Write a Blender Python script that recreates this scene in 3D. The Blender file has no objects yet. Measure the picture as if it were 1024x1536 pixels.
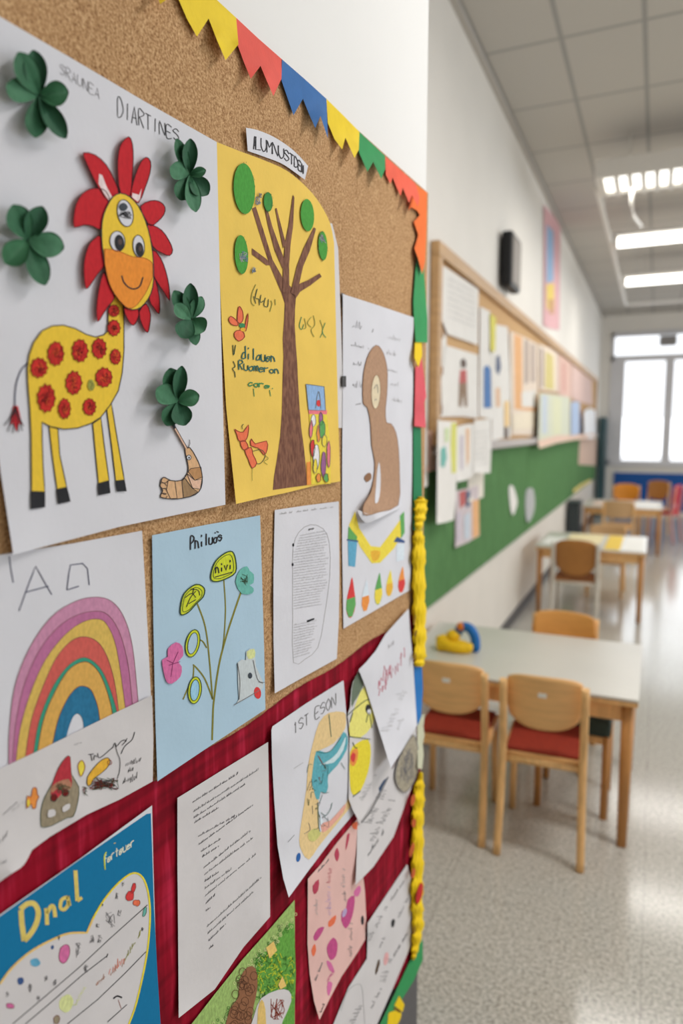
import bpy, bmesh, math, random
from mathutils import Vector, Matrix
from mathutils.geometry import delaunay_2d_cdt
random.seed(7)
SC = bpy.context.scene
COL = SC.collection

# ------------------------------------------------------------------ survey of the room
# The photograph was surveyed once: eye height, heading and tilt of the camera.  near / back turn a
# sighted point into the point of the real wall that it lies on (metres), n = height above that wall.
EYE = Vector((0, 0, 1.5)); F = 1050.0; W, H = 1024, 1536
HY, VX = 645.0, 985.0
PITCH = math.atan((H/2-HY)/F)
YAW = math.atan((VX-W/2)/math.hypot(F, H/2-HY))

def ray(u, v):
    x = u-W/2; y = H/2-v
    fw = F*math.cos(PITCH)+y*math.sin(PITCH); up = -F*math.sin(PITCH)+y*math.cos(PITCH)
    return Vector((x*math.cos(YAW)-fw*math.sin(YAW), x*math.sin(YAW)+fw*math.cos(YAW), up))

class Wall:
    def __init__(s, p, n): s.p = Vector(p); s.n = Vector(n).normalized(); s.d = (s.p-EYE).dot(s.n)
    def __call__(s, u, v, n=0.0):
        r = ray(u, v)
        return EYE + r*((s.d+n)/r.dot(s.n))
TW = math.radians(2.35)
XB = -0.97
near = Wall((-0.52*math.cos(TW), 0.52*math.sin(TW), 1.5), (math.cos(TW), -math.sin(TW), 0))
back = Wall((XB, 0, 0), (1, 0, 0))
DIR = Vector((math.sin(TW), math.cos(TW), 0)); NRM = near.n
def NB(s, z, n=0.0): return Vector((0, 0, 0)) + DIR*s + NRM*(n-0.52) + Vector((0, 0, z))

# ------------------------------------------------------------------ materials
def lin(c): c /= 255.0; return c/12.92 if c <= .04045 else ((c+.055)/1.055)**2.4
def L3(rgb, k=1.0): return tuple(min(.93, lin(c)*k) for c in rgb)+(1,)
MATS = {}
def mat(name, rgb, rough=.75, var=.06, scale=60, bump=0.0, bscale=300, stretch=(1, 1, 1), spec=.3, rgb2=None, k=1.0, metal=0, lo=.35, hi=.65):
    if name in MATS: return MATS[name]
    m = bpy.data.materials.new(name); m.use_nodes = True
    nt = m.node_tree; b = nt.nodes['Principled BSDF']
    b.inputs['Roughness'].default_value = rough; b.inputs['Specular IOR Level'].default_value = spec
    b.inputs['Metallic'].default_value = metal
    geo = nt.nodes.new('ShaderNodeNewGeometry'); mp = nt.nodes.new('ShaderNodeMapping')
    mp.inputs['Scale'].default_value = stretch
    nt.links.new(geo.outputs['Position'], mp.inputs['Vector'])
    nz = nt.nodes.new('ShaderNodeTexNoise'); nz.inputs['Scale'].default_value = scale; nz.inputs['Detail'].default_value = 4
    nt.links.new(mp.outputs[0], nz.inputs['Vector'])
    rp = nt.nodes.new('ShaderNodeValToRGB')
    c = L3(rgb, k)
    if rgb2: a, z = L3(rgb2, k), c
    else: a = tuple(x*(1-var) for x in c[:3])+(1,); z = tuple(min(.95, x*(1+var)) for x in c[:3])+(1,)
    rp.color_ramp.elements[0].color = a; rp.color_ramp.elements[1].color = z
    rp.color_ramp.elements[0].position = lo; rp.color_ramp.elements[1].position = hi
    nt.links.new(nz.outputs['Fac'], rp.inputs[0]); nt.links.new(rp.outputs[0], b.inputs['Base Color'])
    if bump:
        n2 = nt.nodes.new('ShaderNodeTexNoise'); n2.inputs['Scale'].default_value = bscale; n2.inputs['Detail'].default_value = 3
        nt.links.new(mp.outputs[0], n2.inputs['Vector'])
        bp = nt.nodes.new('ShaderNodeBump'); bp.inputs['Strength'].default_value = bump; bp.inputs['Distance'].default_value = .002
        nt.links.new(n2.outputs['Fac'], bp.inputs['Height']); nt.links.new(bp.outputs[0], b.inputs['Normal'])
    MATS[name] = m
    return m
def glow(name, rgb, s):
    m = bpy.data.materials.new(name); m.use_nodes = True
    b = m.node_tree.nodes['Principled BSDF']
    b.inputs['Base Color'].default_value = (.9, .9, .9, 1)
    b.inputs['Emission Color'].default_value = L3(rgb); b.inputs['Emission Strength'].default_value = s
    return m

# crayon / paint / pencil: one material per pigment
def cr(name, rgb, v=.12): return mat('crayon_'+name, rgb, .8, v*.75, 300, .05, 900, (1, 1, .6), .15, k=1.2)
def ptn(name, rgb, v=.05): return mat('paper_'+name, rgb, .8, v, 25, .10, 900, spec=.15, k=1.22)
INK = mat('ink_black', (38, 36, 42), .7, .1)
INKB = mat('ink_blue', (48, 50, 88), .7, .1)
PENC = mat('pencil_grey', (120, 118, 120), .8, .25, 500)
PENL = mat('pencil_light', (176, 174, 174), .8, .1, 500)
WHT = mat('paper_white', (222, 222, 228), .8, .02, 12, .10, 160, spec=.15, k=1.03)
WHT2 = mat('paper_offwhite', (218, 214, 214), .8, .025, 14, .12, 120, spec=.15, k=1.03)

# ------------------------------------------------------------------ mesh collecting
def cm(pts, k=3):   # catmull-rom through a closed outline
    if True:
        o = []; n = len(pts)
        for i in range(n):
            a, b, c, d = pts[i-1], pts[i], pts[(i+1) % n], pts[(i+2) % n]
            for j in range(k):
                t = j/k
                o.append(tuple(.5*((2*b[q])+(-a[q]+c[q])*t+(2*a[q]-5*b[q]+4*c[q]-d[q])*t*t+(-a[q]+3*b[q]-3*c[q]+d[q])*t**3) for q in (0, 1)))
        return o
def co(pts, k=4):  # open catmull-rom
    if len(pts) < 3: return pts
    P = [pts[0]]+list(pts)+[pts[-1]]; o = []
    for i in range(1, len(P)-2):
        a, b, c, d = P[i-1], P[i], P[i+1], P[i+2]
        for j in range(k):
            t = j/k
            o.append(tuple(.5*((2*b[q])+(-a[q]+c[q])*t+(2*a[q]-5*b[q]+4*c[q]-d[q])*t*t+(-a[q]+3*b[q]-3*c[q]+d[q])*t**3) for q in (0, 1)))
    o.append(tuple(pts[-1])); return o
def crop(ox, oy, s):
    def f(t):
        a = [float(x) for x in t.split()]
        return [(ox+a[i]/s, oy+a[i+1]/s) for i in range(0, len(a), 2)]
    f.s = s; f.ox = ox; f.oy = oy
    f.p = lambda x, y: (ox+x/s, oy+y/s)
    return f
PX = crop(0, 0, 1)
def el(c, rx, ry, rot=0, n=22):
    r = math.radians(rot)
    return [(c[0]+rx*math.cos(t)*math.cos(r)-ry*math.sin(t)*math.sin(r), c[1]+rx*math.cos(t)*math.sin(r)+ry*math.sin(t)*math.cos(r)) for t in [2*math.pi*i/n for i in range(n)]]
def wob(pts, a):
    return [(x+random.uniform(-a, a), y+random.uniform(-a, a)) for x, y in pts]

class Mesh:
    def __init__(s): s.v = []; s.f = []; s.i = []; s.m = []; s.sm = []
    def mi(s, m):
        if m not in s.m: s.m.append(m)
        return s.m.index(m)
    def face(s, idx, m, smooth=False): s.f.append(idx); s.i.append(s.mi(m)); s.sm.append(smooth)
    def poly(s, pts, m, smooth=False):
        b = len(s.v); s.v += [Vector(p) for p in pts]; s.face(list(range(b, b+len(pts))), m, smooth)
    # outline drawn on a wall -> flat or curled sheet, th thick
    def region(s, pts, n, m, th=0.0, dsp=None, g=0, wall=None, edge=None):
        wall = wall or near
        vs = [Vector(p) for p in pts]; k = len(vs)
        if dsp and not g: g = 14
        if g:
            x0, x1 = min(p.x for p in vs), max(p.x for p in vs); y0, y1 = min(p.y for p in vs), max(p.y for p in vs)
            bd = []
            for i in range(k):
                a, b = vs[i], vs[(i+1) % k]; q = max(1, int((b-a).length/g))
                bd += [a.lerp(b, j/q) for j in range(q)]
            vs = bd; k = len(vs)
            gx = x0+g*.5
            while gx < x1:
                gy = y0+g*.37
                while gy < y1:
                    q = Vector((gx, gy))
                    if min((q-e).length_squared for e in bd) > g*g*.3: vs.append(q)
                    gy += g
                gx += g
        try:
            ov, oe, of = delaunay_2d_cdt(vs, [], [list(range(k))], 1, 1e-5)[:3]
        except Exception: return
        N = wall.n; b = len(s.v)
        for p in ov: s.v.append(wall(p.x, p.y, n+th+(dsp(p.x, p.y) if dsp else 0)))
        cnt = {}
        for t in of:
            A, B, C = (s.v[b+i] for i in t[:3])
            t = list(t)
            if (B-A).cross(C-A).dot(N) < 0: t.reverse()
            s.face([b+i for i in t], m, bool(dsp))
            for i in range(len(t)):
                e = (t[i], t[(i+1) % len(t)]); cnt[e] = 1
        if th:
            bb = len(s.v)
            for p in ov: s.v.append(wall(p.x, p.y, n+(dsp(p.x, p.y) if dsp else 0)))
            for (i, j) in list(cnt):
                if (j, i) not in cnt:
                    c = len(s.v); s.v += [s.v[b+j].copy(), s.v[b+i].copy(), s.v[bb+i].copy(), s.v[bb+j].copy()]
                    s.face([c, c+1, c+2, c+3], edge or m)
            for t in of:
                t = list(t)
                A, B, C = (s.v[bb+i] for i in t[:3])
                if (B-A).cross(C-A).dot(N) > 0: t.reverse()
                s.face([bb+i for i in t], edge or m, bool(dsp))
    def stroke(s, pts, w, n, m, dsp=None, wall=None, taper=False, closed=False):
        wall = wall or near
        if closed: pts = list(pts)+[pts[0]]
        if len(pts) < 2: return
        if dsp:
            q = []
            for a, b in zip(pts, pts[1:]):
                kk = max(1, int(math.dist(a, b)/10)); q += [(a[0]+(b[0]-a[0])*j/kk, a[1]+(b[1]-a[1])*j/kk) for j in range(kk)]
            pts = q+[pts[-1]]
        b = len(s.v); K = len(pts)
        for i, p in enumerate(pts):
            a, c = pts[max(0, i-1)], pts[min(K-1, i+1)]
            dx, dy = c[0]-a[0], c[1]-a[1]; l = math.hypot(dx, dy) or 1
            ww = w*.5
            if taper: ww *= .35+.65*math.sin(math.pi*min(1, (i+.5)/K))
            nx, ny = -dy/l*ww, dx/l*ww
            for sg in (1, -1):
                u, v = p[0]+nx*sg, p[1]+ny*sg
                s.v.append(wall(u, v, n+(dsp(u, v) if dsp else 0)))
        for i in range(K-1):
            t = [b+2*i, b+2*i+1, b+2*i+3, b+2*i+2]
            A, B, C = (s.v[j] for j in t[:3])
            if (B-A).cross(C-A).dot(wall.n) < 0: t.reverse()
            s.face(t, m)
    def box(s, lo, hi, m, bev=0):
        x0, y0, z0 = lo; x1, y1, z1 = hi
        bm = bmesh.new(); bmesh.ops.create_cube(bm, size=1)
        for v in bm.verts: v.co = Vector(((x0+x1)/2+v.co.x*(x1-x0), (y0+y1)/2+v.co.y*(y1-y0), (z0+z1)/2+v.co.z*(z1-z0)))
        if bev: bmesh.ops.bevel(bm, geom=bm.edges[:], offset=bev, segments=2, affect='EDGES', profile=.6)
        s.add(bm, m, False)
    def add(s, bm, m, smooth=True, mtx=None):
        bm.verts.ensure_lookup_table(); b = len(s.v); bm.verts.index_update()
        for v in bm.verts: s.v.append((mtx @ v.co) if mtx else v.co.copy())
        for f in bm.faces: s.face([b+v.index for v in f.verts], m, smooth)
        bm.free()
    def tube(s, path, r, m, seg=10, ry=None, rs=None):   # rounded bar along a 3-D path
        path = [Vector(p) for p in path]; b = len(s.v); K = len(path); ry = ry or r
        up0 = Vector((0, 1, 0))
        for i, p in enumerate(path):
            t = (path[min(K-1, i+1)]-path[max(0, i-1)]).normalized()
            up = up0 if abs(t.dot(up0)) < .95 else Vector((1, 0, 0))
            x = t.cross(up).normalized(); y = x.cross(t)
            q = rs[i] if rs else 1
            for j in range(seg):
                a = 2*math.pi*j/seg
                ca, sa = math.cos(a), math.sin(a)
                s.v.append(p+x*(math.copysign(abs(ca)**.7, ca)*r*q)+y*(math.copysign(abs(sa)**.7, sa)*ry*q))
        for i in range(K-1):
            for j in range(seg):
                s.face([b+i*seg+j, b+i*seg+(j+1) % seg, b+(i+1)*seg+(j+1) % seg, b+(i+1)*seg+j], m, True)
        s.face([b+j for j in range(seg)][::-1], m); s.face([b+(K-1)*seg+j for j in range(seg)], m)
    def ball(s, c, r, m, sc=(1, 1, 1), sub=3, rough=0):
        bm = bmesh.new(); bmesh.ops.create_icosphere(bm, subdivisions=sub, radius=r)
        for v in bm.verts:
            k = 1+rough*math.sin(v.co.x*230+1)*math.sin(v.co.y*210)*math.cos(v.co.z*190)
            v.co = Vector((v.co.x*sc[0]*k, v.co.y*sc[1]*k, v.co.z*sc[2]*k))+Vector(c)
        s.add(bm, m)
    # hand lettering
    def text(s, st, p0, p1, h0, h1, w, n, m, dsp=None, up=(0, -1), jit=.06, gap=.24, wall=None):
        L = len(st); ux, uy = up
        for i, ch in enumerate(st):
            pl = FONT.get(ch)
            if not pl: continue
            for pth in pl.split():
                q = []
                for j in range(0, len(pth), 2):
                    fx = (i+int(pth[j])/4*(1-gap)+random.uniform(-jit, jit)*.5)/L
                    fy = int(pth[j+1])/6+random.uniform(-jit, jit)
                    hh = h0+(h1-h0)*fx
                    q.append((p0[0]+(p1[0]-p0[0])*fx+ux*hh*fy, p0[1]+(p1[1]-p0[1])*fx+uy*hh*fy))
                s.stroke(co(q, 3) if len(q) > 3 else q, w, n, m, dsp, wall)
    def scrib(s, p0, p1, h, w, n, m, dsp=None, wall=None, words=.8, st=1.0):
        L = math.dist(p0, p1); d = ((p1[0]-p0[0])/L, (p1[1]-p0[1])/L); x = 0
        while x < L:
            wl = h*random.uniform(1.2, 4.0); q = []; xx = x
            while xx < min(x+wl, L):
                up = random.choice((.3, .5, .5, .6, 1.0)); ox, oy = (-1, 0) if abs(d[0]) < .5 else (0, -1)
                q.append((p0[0]+d[0]*xx+random.uniform(-.1, .1)*h, p0[1]+d[1]*xx-h*random.uniform(-.1, .12)))
                q.append((p0[0]+d[0]*(xx+h*.12)+ox*h*up, p0[1]+d[1]*(xx+h*.12)+oy*h*up))
                xx += h*random.uniform(.22, .42)*st
            s.stroke(q, w, n, m, dsp, wall)
            x += wl+h*random.uniform(.5, 1.0)/words
    def build(s, name, parent=None, loc=None, sub=None):
        me = bpy.data.meshes.new(name)
        o = bpy.data.objects.new(name, me); COL.objects.link(o)
        org = Vector((0, 0, 0))
        p = parent
        while p: org = org+p.location; p = p.parent
        if parent: o.parent = parent
        elif loc: o.location = loc; org = Vector(loc)
        me.from_pydata([v-org for v in s.v], [], s.f)
        for m in s.m: me.materials.append(m)
        me.polygons.foreach_set('material_index', s.i); me.polygons.foreach_set('use_smooth', s.sm)
        me.update()
        return o
FONT = {'A': '002640 1232', 'B': '000636453403 0333423000', 'C': '452604022041', 'D': '00062644422000', 'E': '46060040 0333', 'F': '460600 0333',
 'G': '4526040220414323', 'H': '0006 4046 0343', 'I': '2026', 'K': '0006 460340', 'L': '060040', 'M': '0006234640', 'N': '00064046', 'O': '26040220424426',
 'P': '000636453403', 'R': '000636453403 1340', 'S': '4526050433422001', 'T': '0646 2620', 'U': '0602204246', 'V': '062046', 'W': '0610234046', 'Y': '062346 2320', 'Z': '06460040',
 'a': '43230110414340', 'c': '4323011041', 'd': '4323011041 4640', 'e': '02424313011041', 'f': '462620 0444', 'i': '2023 2526', 'l': '2620', 'n': '0004 03143340',
 'o': '23021030424323', 'r': '0004 032444', 't': '2620 0444', 'u': '04011030414440', 'k': '0006 440240', 's': '4324033242200 1'.replace(' ', ''), 'v': '042044', 'm': '0004 0314232023344340', 'h': '0006 03143340', '1': '1526 2620', '.': '2021'}

# ------------------------------------------------------------------ things
def tag(o, label=None, cat=None, group=None, kind=None):
    for k, v in (('label', label), ('category', cat), ('group', group), ('kind', kind)):
        if v: o[k] = v
    return o
def thing(name, label, cat, loc, group=None, rz=0):
    o = bpy.data.objects.new(name, None); COL.objects.link(o); o.location = loc; o.rotation_euler[2] = rz
    o.empty_display_size = .05
    return tag(o, label, cat, group)
def wthing(name, label, cat, pts, group=None, wall=None, n=0.0):
    wall = wall or near
    ys = sorted(pts, key=lambda p: -p[1])[:2]
    return thing(name, label, cat, wall((ys[0][0]+ys[1][0])/2, ys[0][1], n), group)
def copy_tree(o, parent=None):
    c = o.copy(); COL.objects.link(c)
    if parent: c.parent = parent
    for ch in [x for x in bpy.data.objects if x.parent == o]: copy_tree(ch, c)
    return c
def struct(o): o['kind'] = 'structure'; return o
def lift(*cs):   # curled corners: (u, v, radius, metres)
    def f(u, v):
        z = 0
        for cu, cv, r, a in cs:
            d = math.hypot(u-cu, v-cv)
            if d < r: z += a*(1-d/r)**2
        return z
    return f

# ================================================================== ROOM
YE, YS, XR, ZC = 13.5, -3.0, 5.0, 3.5
wall_m = mat('wall_paint', (232, 227, 219), .7, .015, 3)
wallw_m = mat('wall_paint_white', (238, 237, 234), .7, .01, 3)
beige_m = mat('dado_paint', (222, 214, 203), .6, .02, 4)
dark_m = mat('skirting_dark', (78, 74, 74), .5, .05)
frame_w = mat('window_frame_white', (214, 212, 214), .4, .02)

def floor_mat():
    m = bpy.data.materials.new('terrazzo'); m.use_nodes = True; nt = m.node_tree; b = nt.nodes['Principled BSDF']
    N = nt.nodes.new; Lk = nt.links.new
    g = N('ShaderNodeNewGeometry')
    n1 = N('ShaderNodeTexNoise'); n1.inputs['Scale'].default_value = 95; n1.inputs['Detail'].default_value = 3; n1.inputs['Roughness'].default_value = .7
    n2 = N('ShaderNodeTexNoise'); n2.inputs['Scale'].default_value = 1.3
    Lk(g.outputs['Position'], n1.inputs[0]); Lk(g.outputs['Position'], n2.inputs[0])
    r = N('ShaderNodeValToRGB'); e = r.color_ramp.elements
    e[0].position = .36; e[0].color = L3((146, 143, 135)); e[1].position = .64; e[1].color = L3((208, 205, 197))
    x = e.new(.5); x.color = L3((184, 180, 171))
    Lk(n1.outputs['Fac'], r.inputs[0])
    # slab joints
    sp = N('ShaderNodeSeparateXYZ'); Lk(g.outputs['Position'], sp.inputs[0])
    js = []
    for ax, off, pitch in (('X', .03, .60), ('Y', .3, .60)):
        a = N('ShaderNodeMath'); a.operation = 'ADD'; a.inputs[1].default_value = 10*pitch-off; Lk(sp.outputs[ax], a.inputs[0])
        f = N('ShaderNodeMath'); f.operation = 'MODULO'; f.inputs[1].default_value = pitch; Lk(a.outputs[0], f.inputs[0])
        l = N('ShaderNodeMath'); l.operation = 'LESS_THAN'; l.inputs[1].default_value = .004; Lk(f.outputs[0], l.inputs[0]); js.append(l)
    mx = N('ShaderNodeMath'); mx.operation = 'MAXIMUM'; Lk(js[0].outputs[0], mx.inputs[0]); Lk(js[1].outputs[0], mx.inputs[1])
    mk = N('ShaderNodeMath'); mk.operation = 'MULTIPLY'; mk.inputs[1].default_value = .35; Lk(mx.outputs[0], mk.inputs[0])
    mc = N('ShaderNodeMix'); mc.data_type = 'RGBA'; Lk(mk.outputs[0], mc.inputs['Factor']); Lk(r.outputs[0], mc.inputs['A']); mc.inputs['B'].default_value = L3((120, 114, 106))
    Lk(mc.outputs['Result'], b.inputs['Base Color'])
    rr = N('ShaderNodeMapRange'); rr.inputs['To Min'].default_value = .10; rr.inputs['To Max'].default_value = .18; Lk(n2.outputs['Fac'], rr.inputs[0]); Lk(rr.outputs[0], b.inputs['Roughness'])
    b.inputs['Specular IOR Level'].default_value = .5
    return m
def ceil_mat():
    m = bpy.data.materials.new('ceiling_tiles'); m.use_nodes = True; nt = m.node_tree; b = nt.nodes['Principled BSDF']
    N = nt.nodes.new; Lk = nt.links.new
    g = N('ShaderNodeNewGeometry'); sp = N('ShaderNodeSeparateXYZ'); Lk(g.outputs['Position'], sp.inputs[0]); js = []
    for ax, off, pitch in (('X', -.15, .395), ('Y', 3.98, .74)):
        a = N('ShaderNodeMath'); a.operation = 'ADD'; a.inputs[1].default_value = 20*pitch-off+.0125; Lk(sp.outputs[ax], a.inputs[0])
        f = N('ShaderNodeMath'); f.operation = 'MODULO'; f.inputs[1].default_value = pitch; Lk(a.outputs[0], f.inputs[0])
        l = N('ShaderNodeMath'); l.operation = 'LESS_THAN'; l.inputs[1].default_value = .025; Lk(f.outputs[0], l.inputs[0]); js.append(l)
    mx = N('ShaderNodeMath'); mx.operation = 'MAXIMUM'; Lk(js[0].outputs[0], mx.inputs[0]); Lk(js[1].outputs[0], mx.inputs[1])
    n = N('ShaderNodeTexNoise'); n.inputs['Scale'].default_value = 90; Lk(g.outputs['Position'], n.inputs[0])
    r = N('ShaderNodeValToRGB'); r.color_ramp.elements[0].color = L3((188, 183, 175)); r.color_ramp.elements[1].color = L3((197, 192, 184)); Lk(n.outputs['Fac'], r.inputs[0])
    mc = N('ShaderNodeMix'); mc.data_type = 'RGBA'; Lk(mx.outputs[0], mc.inputs['Factor']); Lk(r.outputs[0], mc.inputs['A']); mc.inputs['B'].default_value = L3((160, 157, 152))
    Lk(mc.outputs['Result'], b.inputs['Base Color']); b.inputs['Roughness'].default_value = .9
    return m

M = Mesh(); M.box((XB-.3, YS-.2, -.1), (XR+.2, YE+.2, 0), floor_mat()); struct(M.build('floor'))
M = Mesh(); M.box((XB-.3, YS-.2, ZC), (XR+.2, YE+.2, ZC+.1), ceil_mat()); struct(M.build('ceiling'))
M = Mesh(); M.box((XB-.2, YS-.1, 0), (XB, YE, ZC), wall_m); M.box((XB, 1.6, .08), (XB+.004, YE, .64), beige_m); struct(M.build('wall_left'))
M = Mesh(); M.box((XB, 1.6, 0), (XB+.018, YE, .075), dark_m); struct(M.build('baseboard_left'))
M = Mesh(); M.box((XB, 1.6, ZC-.03), (XB+.03, YE, ZC), mat('ceiling_trim', (186, 180, 172), .6, .02)); struct(M.build('trim_1'))
# pier that carries the near notice board
def pier(z0, z1, m, e=0.0, s1=1.472):
    a, b = NB(-2.5, 0, -.012+e), NB(s1, 0, -.012+e)
    M = Mesh()
    c = [(a.x, a.y), (b.x, b.y), (XB, b.y+.02), (XB, a.y)]
    for i in range(4):
        p, q = c[i], c[(i+1) % 4]
        M.poly([(p[0], p[1], z0), (p[0], p[1], z1), (q[0], q[1], z1), (q[0], q[1], z0)], m)
    M.poly([(x, y, z1) for x, y in c][::-1], m); M.poly([(x, y, z0) for x, y in c], m)
    return M
struct(pier(0, ZC, wallw_m).build('wall_near'))
struct(pier(0, .34, mat('dado_grey', (92, 90, 92), .5, .04), .004, 1.474).build('trim_2'))
# end wall with windows
def holes(M, fixed, t, lo, hi, hs, m):   # wall along x (or y) with rectangular openings
    xs = sorted({lo[0], hi[0], *[h[0] for h in hs], *[h[2] for h in hs]}); zs = sorted({lo[1], hi[1], *[h[1] for h in hs], *[h[3] for h in hs]})
    for a, b in zip(xs, xs[1:]):
        for c, d in zip(zs, zs[1:]):
            if any(h[0] <= (a+b)/2 <= h[2] and h[1] <= (c+d)/2 <= h[3] for h in hs): continue
            if fixed[0] == 'y': M.box((a, fixed[1], c), (b, fixed[1]+t, d), m)
            else: M.box((fixed[1], a, c), (fixed[1]+t, b, d), m)
wx0, wx1 = -.80, 3.4
M = Mesh(); holes(M, ('y', YE), .25, (XB-.2, 0), (XR+.2, ZC), [(wx0, .92, wx1, 3.20)], wall_m); struct(M.build('wall_end'))
glass = bpy.data.materials.new('window_glass'); glass.use_nodes = True
_b = glass.node_tree.nodes['Principled BSDF']; _b.inputs['Transmission Weight'].default_value = 1; _b.inputs['Roughness'].default_value = 0; _b.inputs['IOR'].default_value = 1.02; _b.inputs['Base Color'].default_value = (1, 1, 1, 1)
M = Mesh()
y0, y1 = YE-.02, YE+.09
def fr(x0, z0, x1, z1): M.box((x0, y0, z0), (x1, y1, z1), frame_w)
fr(wx0, .90, wx1, .96); fr(wx0, 3.13, wx1, 3.21); fr(wx0, 2.70, wx1, 2.80); fr(wx0-.0, .9, wx0+.05, 3.2)
fr(wx0+.05, .96, -.565, 2.70)
for k in range(5):
    xa = .085+k*.77
    if xa < wx1: fr(xa, .96, xa+.14, 2.70)
fr(wx1-.05, .9, wx1, 3.2)
wf = struct(M.build('window_1'))
M = Mesh(); M.box((wx0, YE+.05, .9), (wx1, YE+.054, 3.2), glass); M.build('pane', wf)
M = Mesh(); M.box((wx0, YE-.06, .87), (wx1, YE+.02, .90), frame_w, .006); M.build('sill', wf)
M = Mesh(); M.box((-.67, YE-.02, .08), (XR, YE, .745), mat('blue_dado', (22, 84, 158), .5, .05), .003); struct(M.build('trim_3'))
# window wall on the right, out of frame
ws = [(-2.2+k*2.6, .95, -.1+k*2.6, 3.1) for k in range(6)]
M = Mesh(); holes(M, ('x', XR), .2, (YS-.1, 0), (YE, ZC), ws, wall_m); struct(M.build('wall_right'))
for i, w in enumerate(ws):
    M = Mesh()
    for a, b, c, d in ((w[0], w[1], w[2], w[1]+.06), (w[0], w[3]-.06, w[2], w[3]), (w[0], w[1], w[0]+.06, w[3]), (w[2]-.06, w[1], w[2], w[3]), ((w[0]+w[2])/2-.03, w[1], (w[0]+w[2])/2+.03, w[3])):
        M.box((XR+.02, a, b), (XR+.08, c, d), frame_w)
    struct(M.build('window_%d' % (i+2)))
M = Mesh(); M.box((XB-.2, YS-.1, 0), (XR+.2, YS, ZC), wall_m); struct(M.build('wall_back'))

# ================================================================== NEAR NOTICE BOARD
def cork_mat():
    m = bpy.data.materials.new('cork'); m.use_nodes = True; nt = m.node_tree; b = nt.nodes['Principled BSDF']
    N = nt.nodes.new; Lk = nt.links.new
    g = N('ShaderNodeNewGeometry')
    n1 = N('ShaderNodeTexNoise'); n1.inputs['Scale'].default_value = 330; n1.inputs['Detail'].default_value = 3; n1.inputs['Roughness'].default_value = .75
    n2 = N('ShaderNodeTexNoise'); n2.inputs['Scale'].default_value = 7; n2.inputs['Detail'].default_value = 3
    Lk(g.outputs['Position'], n1.inputs[0]); Lk(g.outputs['Position'], n2.inputs[0])
    r = N('ShaderNodeValToRGB'); e = r.color_ramp.elements
    e[0].position = .33; e[0].color = L3((140, 99, 62)); e[1].position = .67; e[1].color = L3((224, 187, 143))
    x = e.new(.5); x.color = L3((192, 151, 106))
    Lk(n1.outputs['Fac'], r.inputs[0])
    r2 = N('ShaderNodeValToRGB'); r2.color_ramp.elements[0].color = (.88, .86, .84, 1); r2.color_ramp.elements[1].color = (1.06, 1.05, 1.03, 1)
    Lk(n2.outputs['Fac'], r2.inputs[0])
    mc = N('ShaderNodeMix'); mc.data_type = 'RGBA'; mc.blend_type = 'MULTIPLY'; mc.inputs['Factor'].default_value = 1
    Lk(r.outputs[0], mc.inputs['A']); Lk(r2.outputs[0], mc.inputs['B']); Lk(mc.outputs['Result'], b.inputs['Base Color'])
    bp = N('ShaderNodeBump'); bp.inputs['Strength'].default_value = .3; bp.inputs['Distance'].default_value = .0015
    Lk(n1.outputs['Fac'], bp.inputs['Height']); Lk(bp.outputs[0], b.inputs['Normal'])
    b.inputs['Roughness'].default_value = .85; b.inputs['Specular IOR Level'].default_value = .2
    return m
def board_box(s0, s1, z0, z1, n0, n1, m):
    M = Mesh()
    P = [NB(s, z, n) for n in (n0, n1) for (s, z) in ((s0, z0), (s1, z0), (s1, z1), (s0, z1))]
    M.v = P
    for f in ((4, 5, 6, 7), (3, 2, 1, 0), (0, 1, 5, 4), (1, 2, 6, 5), (2, 3, 7, 6), (3, 0, 4, 7)): M.face(list(f), m)
    return M
nb = thing('notice_board', 'large cork notice board in the foreground, covered with children\'s drawings', 'notice board', NB(.7, .25, -.012))
board_box(-.6, 1.452, .36, 1.992, -.0118, 0, cork_mat()).build('cork_panel', nb)

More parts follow.
